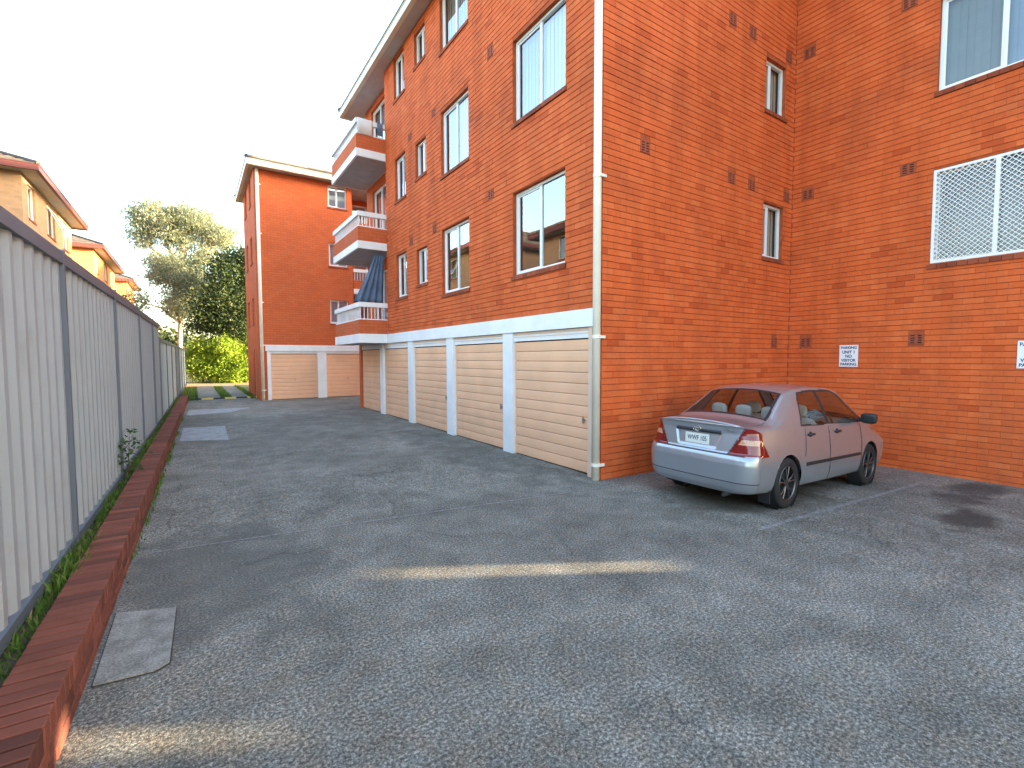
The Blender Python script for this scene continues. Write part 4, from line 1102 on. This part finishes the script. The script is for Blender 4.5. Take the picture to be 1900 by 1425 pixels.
def gsm(a, s, axis=0):
    if s <= 0: return a
    r_ = int(3*s)+1; k = np.exp(-0.5*(np.arange(-r_, r_+1)/s)**2); k /= k.sum()
    pad = [(0, 0)]*a.ndim; pad[axis] = (r_, r_)
    ap = np.pad(a, pad, mode='reflect', reflect_type='odd')
    return np.apply_along_axis(lambda q: np.convolve(q, k, 'valid'), axis, ap)
LC = 4.38
def prof(keys, s=5.0):
    X = np.arange(0, LC+1e-6, 0.01); k = np.array(keys)
    return gsm(np.interp(X, k[:, 0], k[:, 1]), s)
X1 = np.arange(0, LC+1e-6, 0.01)
P = dict(
 zb=prof([(0, .24), (.5, .20), (3.9, .19), (4.38, .23)]),
 y1=prof([(0, .76), (.6, .79), (3.8, .79), (4.38, .70)]),
 y2=prof([(0, .80), (.5, .835), (1, .845), (3.5, .845), (4.38, .78)]),
 y3=prof([(0, .825), (.5, .848), (1, .853), (3.5, .852), (4.0, .84), (4.38, .79)]),
 y4=prof([(0, .765), (.6, .79), (1.2, .808), (2.5, .815), (3.5, .79), (4.1, .72), (4.38, .66)]),
 z4=prof([(0, .905), (.3, .93), (.7, .955), (1.3, .955), (2.6, .925), (3.4, .905), (3.9, .83), (4.2, .74), (4.38, .68)]),
 y5=prof([(0, .69), (.5, .69), (.66, .675), (1.22, .575), (1.7, .56), (2.3, .565), (2.85, .59), (3.5, .70), (3.7, .70), (4.1, .64), (4.38, .58)], 4),
 z5=prof([(0, .985), (.3, .985), (.62, 1.0), (1.24, 1.352), (1.5, 1.405), (2.0, 1.425), (2.5, 1.41), (2.82, 1.365), (3.5, .965), (3.75, .925), (4.1, .83), (4.3, .745), (4.38, .69)], 4),
 z6=prof([(0, 1.03), (.3, 1.025), (.62, 1.04), (1.24, 1.405), (1.5, 1.448), (2.0, 1.47), (2.5, 1.458), (2.82, 1.415), (3.5, 1.02), (3.75, .975), (4.1, .875), (4.3, .78), (4.38, .71)], 4))
SEG = [(8, 'floor'), (8, 'low'), (26, 'mid'), (26, 'upper'), (40, 'glass'), (46, 'top')]
def section(i):
    g = {k: v[i] for k, v in P.items()}
    return [(0, g['zb']), (g['y1'], g['zb']), (g['y2'], .33), (g['y3'], .62), (g['y4'], g['z4']), (g['y5'], g['z5']), (0, g['z6'])]
rows = []; segid = None
for i in range(len(X1)):
    K = section(i); pts = []; sid = []
    for s_, (n_, nm) in enumerate(SEG):
        a, q = np.array(K[s_]), np.array(K[s_+1])
        for t in range(n_):
            u = t/n_
            pt = a*(1-u)+q*u
            if nm == 'top': pt = np.array([a[0]*(1-u), a[1]+(q[1]-a[1])*(1-(1-u)**2.2)])
            if nm == 'glass': pt = pt + np.array([0.022, 0.0])*math.sin(math.pi*u)
            if nm in ('mid', 'upper'): pt = pt + np.array([0.008, 0.0])*math.sin(math.pi*u)
            pts.append(pt); sid.append(s_)
    pts.append(np.array(K[-1])); sid.append(5)
    rows.append(pts); segid = sid
G = np.array(rows)                                          # (nx, nv, 2)
off = sum(n for n, _ in SEG[:1])
Gs = G.copy(); Gs[:, off-4:, :] = gsm(G[:, off-4:, :], 1.6, 1)
Gs[:, -1, 0] = 0; Gs[:, 0, 0] = 0
NV = Gs.shape[1]
# rear and front plan shape
def xr(z): return np.interp(z, [.2, .28, .36, .56, .62, .655, .68, .90, .965, .99, 1.04], [.06, .015, 0, 0, .012, .03, .07, .105, .10, .085, .10])
def xfr(z): return np.interp(z, [.2, .3, .5, .62, .72, .8], [.10, .03, 0, .02, .10, .2])
def plan(y, w, a, bcor, bow):
    y = np.abs(y); s0 = w-bcor
    th = np.arcsin(np.clip((y-s0)/bcor, 0, 1))
    return bow*np.minimum(y/w, s0/w)**2 + a*(1-np.cos(th))
i0 = 30                                                     # start station, full section
W0 = Gs[i0, :, 0].copy(); Z0 = Gs[i0, :, 1].copy()
# outline for the rear cap follows the station near the rear
weff = W0.copy(); top_start = sum(n for n, _ in SEG[:4]); weff[top_start:] = W0[top_start]
weff = np.maximum(weff, 0.5)
A_, B_, BOW = 0.20, 0.26, 0.045
x0v = xr(Z0) + plan(W0, weff, A_, B_, BOW)
X = np.zeros((len(X1), NV)); 
i1 = len(X1)-35
W9 = Gs[i1, :, 0]; Z9 = Gs[i1, :, 1]; weff9 = np.maximum(W9.copy(), 0.45); weff9[top_start:] = W9[top_start]
x9v = LC - xfr(Z9) - plan(W9, weff9, 0.30, 0.42, 0.12)
sel = list(range(i0, i1+1))
xa, xb = X1[i0], X1[i1]
VV = []
for i in sel:
    t = (X1[i]-xa)/(xb-xa)
    # shear only near the two ends
    wr = max(0, 1-(X1[i]-xa)/0.45); wf = max(0, 1-(xb-X1[i])/0.45)
    x = X1[i] + (x0v-xa)*wr + (x9v-xb)*wf
    VV.append(np.stack([x, Gs[i, :, 0], Gs[i, :, 1]], 1))
VV = np.array(VV); NX = len(sel)

car = thing('parked_car', 'silver four door sedan parked in the corner of the brick walls', 'car', (0, 0, 0))
paint = {}
class Part:
    def __init__(s): s.idx = {}; s.v = []; s.f = []
    def vert(s, key, co):
        if key not in s.idx: s.idx[key] = len(s.v); s.v.append(tuple(co))
        return s.idx[key]
parts = {}
def put(nm, keys, cos):
    q = parts.setdefault(nm, Part()); q.f.append(tuple(q.vert(k, c) for k, c in zip(keys, cos)))
def inpoly(px, pz, poly):
    ins = False; n = len(poly)
    for i in range(n):
        x1, z1 = poly[i]; x2, z2 = poly[(i+1) % n]
        if (z1 > pz) != (z2 > pz) and px < (x2-x1)*(pz-z1)/(z2-z1)+x1: ins = not ins
    return ins
def grow(poly, d):
    cx = sum(p[0] for p in poly)/len(poly); cz = sum(p[1] for p in poly)/len(poly)
    return [(x+d*np.sign(x-cx)*1.3, z+d*np.sign(z-cz)) for x, z in poly]
XWR, XWF, ZW, RW, RA = 0.905, 3.505, 0.305, 0.305, 0.345
rear_win = [(1.30, .985), (1.475, 1.28), (1.56, 1.352), (2.02, 1.378), (2.02, .965)]
front_win = [(2.11, .962), (2.11, 1.378), (2.52, 1.368), (2.72, 1.318), (3.26, .985), (3.26, .955)]
surround = [(1.265, .968), (1.45, 1.29), (1.54, 1.375), (2.05, 1.402), (2.55, 1.392), (2.75, 1.335), (3.33, .985), (3.33, .938)]
def seamx(x, z):      # door and panel shut lines on the side
    for (x1, z1, x2, z2) in ((2.085, .25, 2.06, .95), (3.14, .27, 3.18, .95), (1.335, .60, 1.37, .95)):
        if min(z1, z2) <= z <= max(z1, z2):
            if abs(x-(x1+(x2-x1)*(z-z1)/(z2-z1))) < 0.0052: return True
    if 1.28 < x < 3.15 and abs(z-.262) < 0.005: return True
    return False
sect_names = [nm for n, nm in SEG for _ in range(n)]
def classify(x, y, z, nm):
    ay = abs(y)
    if nm in ('low', 'mid', 'upper') :
        for xw in (XWR, XWF):
            if (x-xw)**2+(z-ZW)**2 < RA*RA: return None
        if 0.66 < z < 0.945 and x < 0.225+(0.97-z)*0.60: return lamp(z) if x < 0.18+(0.97-z)*0.60 else 'lamp'
        if seamx(x, z): return 'seam'
        return 'body'
    if nm == 'floor': return 'body_floor'
    if nm == 'glass':
        if inpoly(x, z, rear_win): return 'side_window_rear'
        if inpoly(x, z, front_win): return 'side_window_front'
        if inpoly(x, z, surround): return 'window_trim'
        if z < 0.95 and x < 0.26: return 'lamp'
        return 'body'
    if nm == 'top':
        yr = np.interp(x, X1, P['y5'])
        if 0.66 < x < 1.235:
            if ay < yr-0.075 and 0.70 < x < 1.205: return 'rear_window'
            if ay < yr-0.035: return 'window_trim'
        if 2.86 < x < 3.52 and ay < yr-0.05: return 'windscreen' if ay < yr-0.08 and x < 3.48 else 'window_trim'
        if 0.16 < x < 0.60 and abs(ay-(yr-0.03)) < 0.005: return 'seam'
        return 'body'
def lamp(z): return 'lamp_mid' if 0.785 < z < 0.85 else 'lamp'
arch_fix = []
SIDES = {'side_window_rear', 'side_window_front', 'lamp', 'lamp_mid', 'window_trim'}
for sgn in (1, -1):
    for i in range(NX-1):
        for j in range(NV-1):
            q = [VV[i, j], VV[i+1, j], VV[i+1, j+1], VV[i, j+1]]
            c = sum(q)/4
            cl = classify(c[0], c[1], c[2], sect_names[j])
            if cl is None: continue
            keys = []; cos = []
            for (ii, jj), v in zip(((i, j), (i+1, j), (i+1, j+1), (i, j+1)), q):
                keys.append((ii, jj if v[1] < 1e-6 and jj == NV-1 else (jj, sgn))); cos.append((v[0], v[1]*sgn, v[2]))
            if sgn < 0: keys = keys[::-1]; cos = cos[::-1]
            tgt = cl
            if cl in ('side_window_rear', 'side_window_front', 'lamp', 'lamp_mid'): tgt = (cl, sgn)
            if cl == 'body_floor': tgt = 'underbody'
            put(tgt, keys, cos)
# caps
_e = 0.68+0.32*np.sin(np.linspace(0, math.pi/2, 40))
TC = np.concatenate([-_e[::-1], np.linspace(-0.68, 0.68, 90)[1:-1], _e])
def capclass(y, z, rear):
    ay = abs(y)
    if not rear: return 'body'
    if 0.662 < z < 0.972:
        inner = np.interp(z, [.66, .98], [.475, .665])
        if ay > inner: return lamp(z) if inner+0.04 < ay < 0.80 else 'lamp'
        if abs(ay-inner+0.008) < 0.006: return 'seam'
    if abs(z-0.66) < 0.006 and ay < 0.70: return 'seam'
    if abs(z-0.355) < 0.005 and ay < 0.84: return 'seam'
    return 'body'
jb = SEG[0][0]
for rear in (True, False):
    Wc, Zc, we, si = (W0, Z0, weff, 0) if rear else (W9, Z9, weff9, NX-1)
    grid = []
    for j in range(jb, NV):
        yy = TC*Wc[j]
        xx = xr(Zc[j]) + plan(yy, we[j], A_, B_, BOW) if rear else LC-xfr(Zc[j])-plan(yy, we[j], 0.30, 0.42, 0.12)
        # licence recess
        zz = np.full_like(yy, Zc[j])
        if rear:
            dep = 0.016*np.clip((0.36-(0.885-Zc[j])*0.32-np.abs(yy))/0.02, 0, 1)*float(np.clip((Zc[j]-0.70)/0.02, 0, 1)*np.clip((0.895-Zc[j])/0.015, 0, 1))
            xx = xx + dep
        grid.append(np.stack([xx, yy, zz], 1))
    grid = np.array(grid)
    tag_ = 'R' if rear else 'F'
    for a in range(grid.shape[0]-1):
        for b_ in range(len(TC)-1):
            q = [grid[a, b_], grid[a, b_+1], grid[a+1, b_+1], grid[a+1, b_]]
            c = sum(q)/4
            cl = capclass(c[1], c[2], rear)
            keys = []
            for (aa, bb) in ((a, b_), (a, b_+1), (a+1, b_+1), (a+1, b_)):
                # share the body's own edge vertices so shading runs on round the corner
                if bb == 0: keys.append((si, (aa+jb, -1)) if aa+jb < NV-1 else (si, NV-1))
                elif bb == len(TC)-1: keys.append((si, (aa+jb, 1)) if aa+jb < NV-1 else (si, NV-1))
                else: keys.append((tag_, aa, bb))
            if len(set(keys)) < 3: continue
            cos = [tuple(v) for v in q]
            if rear: keys = keys[::-1]; cos = cos[::-1]
            kk = []; cc = []
            for k_, c_ in zip(keys, cos):
                if k_ not in kk: kk.append(k_); cc.append(c_)
            tgt = cl if cl not in ('lamp', 'lamp_mid') else (cl, 1 if c[1] > 0 else -1)
            put(tgt, kk, cc)
def build(nm, keys, mat, parent, smooth=True, shift=0.0):
    me = bpy.data.meshes.new(nm); vs = []; fs = []
    for k in keys:
        if k not in parts: continue
        o_ = len(vs); vs += parts[k].v; fs += [tuple(i+o_ for i in f) for f in parts[k].f]
    if nm in ('body',):
        # pull the jagged rim of the wheel openings onto a clean circle
        for n_, v in enumerate(vs):
            for xw in (XWR, XWF):
                d = math.hypot(v[0]-xw, v[2]-ZW)
                if RA-0.016 < d < RA+0.014 and abs(v[1]) > 0.6 and v[2] > 0.2:
                    s_ = RA/d; vs[n_] = (xw+(v[0]-xw)*s_, v[1], ZW+(v[2]-ZW)*s_)
    me.from_pydata(vs, [], fs); me.materials.append(MATS[mat])
    if smooth: me.polygons.foreach_set('use_smooth', [True]*len(fs))
    me.update(); o = link(nm, me, parent)
    if shift:
        for v in me.vertices: v.co -= v.normal*shift
    return o
body = build('body', ['body'], 'car_paint', car)
o = build('panel_gap', ['seam'], 'car_gap', body, shift=0.004)
build('underbody', ['underbody'], 'car_black', car)
build('window_trim', ['window_trim'], 'car_black', car)
build('rear_window', ['rear_window'], 'car_glass', car)
build('windscreen', ['windscreen'], 'car_glass', car)
for s_ in (1, -1):
    build('side_window', [('side_window_rear', s_)], 'car_glass', car); build('side_window', [('side_window_front', s_)], 'car_glass', car)
    tl = build('tail_light', [('lamp', s_)], 'lamp_red', car); build('clear_lens', [('lamp_mid', s_)], 'lamp_clear', tl)
# wheels
def lathe(mb, prof_, cx, cz, y0, sgn, seg=40, r=0.5):
    vs = []; L = len(prof_)
    for k in range(seg):
        t = 2*math.pi*k/seg
        for (rr, yy) in prof_: vs.append((cx+rr*math.cos(t), y0+sgn*yy, cz+rr*math.sin(t)))
    mb.add(vs, [(k*L+i, k*L+i+1, ((k+1) % seg)*L+i+1, ((k+1) % seg)*L+i) for k in range(seg) for i in range(L-1)], r)
for xw in (XWR, XWF):
    for sgn in (1, -1):
        yo = 0.655*sgn
        root_w = bpy.data.objects.new('wheel', None)
        mb = MB(); lathe(mb, [(.215, 0), (.27, -.005), (.297, .012), (RW, .04), (RW, .145), (.298, .172), (.275, .186), (.235, .188), (.212, .178)], xw, ZW, yo, sgn, 48)
        w = obj('wheel', mb, 'rubber', car, smooth=True); bpy.data.objects.remove(root_w)
        mb = MB(); lathe(mb, [(.213, .02), (.207, .10), (.205, .165), (.213, .177), (.208, .184), (.197, .176), (.192, .12), (.19, .04)], xw, ZW, yo, sgn, 48)
        for k in range(5):                                  # five forked spokes
            t0 = 2*math.pi*k/5+0.3
            for dt in (-0.20, 0.20):
                a = (xw+0.045*math.cos(t0+dt*.6), yo+sgn*0.160, ZW+0.045*math.sin(t0+dt*.6)); q = (xw+0.197*math.cos(t0+dt), yo+sgn*0.165, ZW+0.197*math.sin(t0+dt))
                mb.tube([a, tuple((np.array(a)*.5+np.array(q)*.5)+np.array([0, sgn*0.006, 0])), q], [0.016, 0.012, 0.012], 6)
        mb.tube([(xw, yo+sgn*0.13, ZW), (xw, yo+sgn*0.168, ZW)], 0.052, 16); obj('rim', mb, 'alloy', w, smooth=False)
        mb = MB(); mb.tube([(xw, yo+sgn*0.06, ZW), (xw, yo+sgn*0.085, ZW)], 0.15, 24); obj('brake_disc', mb, 'iron', w)
        # wheel well
        mb = MB(); lathe(mb, [(RA+.004, .0), (RA+.004, .17)], xw, ZW, yo, sgn, 40); mb.tube([(xw, yo-sgn*0.012, ZW), (xw, yo-sgn*0.002, ZW)], RA+0.004, 40)
        obj('wheel_well', mb, 'car_black', car)
        if xw == XWR:
            mb = MB(); mb.box((xw-0.40, min(sgn*.66, sgn*.81), .10), (xw-0.375, max(sgn*.66, sgn*.81), .32)); obj('mud_flap', mb, 'car_black', car)
# handles, mouldings, mirrors
def side_y(x, z):
    i = int(np.clip((x)/0.01, 0, len(X1)-1)); g = Gs[i]
    j = np.arange(off, sum(n for n, _ in SEG[:5])); return float(np.interp(z, g[j, 1], g[j, 0]))
for sgn in (1, -1):
    for xh in (1.42, 2.24):
        mb = MB(); y = side_y(xh+.08, .855)
        mb.tube([(xh, sgn*(y+.006), .856), (xh+.03, sgn*(y+.030), .86), (xh+.13, sgn*(y+.030), .862), (xh+.165, sgn*(y+.006), .86)], [.014, .016, .016, .012], 8)
        mb.tube([(xh+.08, sgn*(y-.004), .857), (xh+.08, sgn*(y+.005), .857)], 0.036, 14); obj('door_handle', mb, 'car_black', car, smooth=True)
    mb = MB(); vs = []
    for x in np.linspace(1.36, 3.10, 30):
        y = side_y(x, .50)
        vs += [(x, sgn*(y-.004), .475), (x, sgn*(y+.012), .482), (x, sgn*(y+.013), .515), (x, sgn*(y-.004), .523)]
    mb.add(vs, [(k*4+i, k*4+i+1, k*4+5+i, k*4+4+i) for k in range(29) for i in range(3)] + [(0,1,2,3), (119,118,117,116)], 0.5); obj('side_moulding', mb, 'car_black', car, fix=True)
    bm = bmesh.new(); bmesh.ops.create_icosphere(bm, subdivisions=3, radius=1.0)
    for v in bm.verts:
        q = v.co; k = (abs(q.x)**4+abs(q.y)**4+abs(q.z)**4)**-0.25
        v.co = Vector((3.10+q.x*k*(0.05+0.015*q.z), sgn*(0.955+q.y*k*0.105), 1.005+q.z*k*0.072))
    me = bpy.data.meshes.new('mirror'); bm.to_mesh(me); bm.free(); me.materials.append(MATS['car_black']); me.polygons.foreach_set('use_smooth', [True]*len(me.polygons))
    mi = link('mirror', me, car)
    mb = MB(); mb.tube([(3.13, sgn*0.79, .975), (3.12, sgn*0.89, .985)], [.035, .03], 10); obj('mirror_arm', mb, 'car_black', mi)
# boot lid details
mb = MB(); nrow = 16; vs = []
for k in range(nrow+1):
    y = -0.34+0.68*k/nrow; x = xr(.905)+BOW*(y/0.79)**2
    vs += [(x+.004, y, .878), (x-.014, y, .882), (x-.018, y, .900), (x-.010, y, .916), (x+.004, y, .920)]
mb.add(vs, [(k*5+i, k*5+i+1, k*5+6+i, k*5+5+i) for k in range(nrow) for i in range(4)] + [(0,1,2,3,4), tuple(nrow*5+i for i in range(4, -1, -1))], 0.5); obj('boot_garnish', mb, 'car_black', car, fix=True)
mb = MB()
def ell(ry, rz, cy=0, cz=0.915, rad=.0045):
    P_ = [(xr(.905)-0.022, cy+ry*math.cos(t), cz+rz*math.sin(t)) for t in np.linspace(0, 2*math.pi, 33)]
    mb.tube(P_, rad, 6, cap=False)
ell(.055, .036); ell(.018, .034); ell(.035, .012, 0, .930)
obj('emblem', mb, 'chrome', car)
lip = MB(); vs = []; n_ = 40                                   # small lip along the boot edge
for k in range(n_+1):
    y = -0.62+1.24*k/n_; x = xr(1.0)+BOW*(y/0.79)**2+0.03*(abs(y)/0.62)**6; z = 1.03-0.043*(abs(y)/0.69)**2.2-0.012*(abs(y)/0.62)**6
    vs += [(x+.012, y, z-.030), (x-.010, y, z-.010), (x-.010, y, z+.004), (x+.02, y, z+.009), (x+.10, y, z+.003)]
lip.add(vs, [(k*5+i, k*5+i+1, k*5+6+i, k*5+5+i) for k in range(n_) for i in range(4)], 0.5); obj('boot_lip', lip, 'car_paint', car, smooth=True)
mb = MB(); mb.box((xr(.80)+0.004, -0.186, .735), (xr(.80)+0.012, 0.186, .858)); pl = obj('number_plate', mb, 'plate_white', car)
def rear_text(t, size, y, z, mat, parent, x, sx=0.8, bold=0.0):
    me = text_mesh(t, size, 'lettering', mat, sx=sx, bold=bold); o = link('lettering', me, parent)
    o.matrix_basis = Matrix.Translation((x, y, z)) @ Matrix(((0,0,-1,0),(-1,0,0,0),(0,1,0,0),(0,0,0,1)))
rear_text('WWF 105', .082, 0, .797, 'ink', pl, xr(.80)+0.003, 0.85, 0.001)
rear_text('COROLLA', .032, -.46, .935, 'chrome', body, xr(.935)+BOW*(.46/.79)**2-0.004, 1.0)
mb = MB(); mb.tube([(-0.0, -.48, .20), (.25, -.48, .21)], .024, 12); obj('exhaust_pipe', mb, 'iron', car)
# cabin
mb = MB()
for (a, q) in (((1.15, -.70, .36), (3.0, .70, .40)), ((.62, -.66, .90), (1.22, .66, .925)), ((2.98, -.70, .80), (3.42, .70, .955))): mb.box(a, q)
obj('cabin_trim', mb, 'car_interior', car)
def cushion(mb, c, e, tilt=0.0, p_=4):
    bm = bmesh.new(); bmesh.ops.create_icosphere(bm, subdivisions=3, radius=1.0)
    M = Matrix.Translation(c) @ Matrix.Rotation(tilt, 4, 'Y')
    vs = []
    for v in bm.verts:
        q = v.co; k = (abs(q.x)**p_+abs(q.y)**p_+abs(q.z)**p_)**(-1/p_); vs.append(tuple(M @ Vector((q.x*k*e[0], q.y*k*e[1], q.z*k*e[2]))))
    bm.verts.index_update(); mb.add(vs, [tuple(v.index for v in f.verts) for f in bm.faces], 0.5); bm.free()
def seat(x, ys, w, heads, hz):
    for y in ys:
        mb = MB(); cushion(mb, (x+.28, y, .50), (.27, w, .09)); cushion(mb, (x, y, .74), (.09, w, .27), -0.24); st = obj('seat', mb, 'seat_cloth', car, smooth=True)
        for hy in heads:
            mb = MB(); cushion(mb, (x-.10, y+hy, hz), (.045, .125, .085), -0.2, 3.2)
            for dy in (-.05, .05): mb.tube([(x-.08, y+hy+dy, hz-.15), (x-.095, y+hy+dy, hz-.06)], .006, 6)
            obj('headrest', mb, 'seat_cloth', st, smooth=True)
seat(1.32, (0,), .64, (-.40, 0, .40), 1.095)
seat(2.22, (-.36, .36), .25, (0,), 1.10)
mb = MB(); ring = [(2.86-.05*math.sin(t), -.36+.18*math.cos(t), .90+.17*math.sin(t)) for t in np.linspace(0, 2*math.pi, 25)]
mb.tube(ring, .014, 8, cap=False); mb.tube([(2.86, -.36, .90), (3.05, -.36, .84)], .03, 8); mb.tube([ring[0], ring[12]], .012, 6); obj('steering_wheel', mb, 'car_black', car)
# head lights (out of sight from the yard, still part of the car)
for s_ in (1, -1):
    mb = MB(); cushion(mb, (4.16, s_*.60, .66), (.12, .16, .075), 0.3, 3); obj('headlight', mb, 'chrome', car, smooth=True)
tilt = -math.atan(0.028)
CX, CY = 4.99, 3.57
zr = gz(CX+XWR*0.88, 2.8)
car.location = (CX, CY, zr+0.028*XWR*0.88); car.scale = (0.88, 0.88, 0.99)
car.rotation_euler = (0, -tilt, 0)
for ch in car.children: ch.matrix_parent_inverse = Matrix.Identity(4)
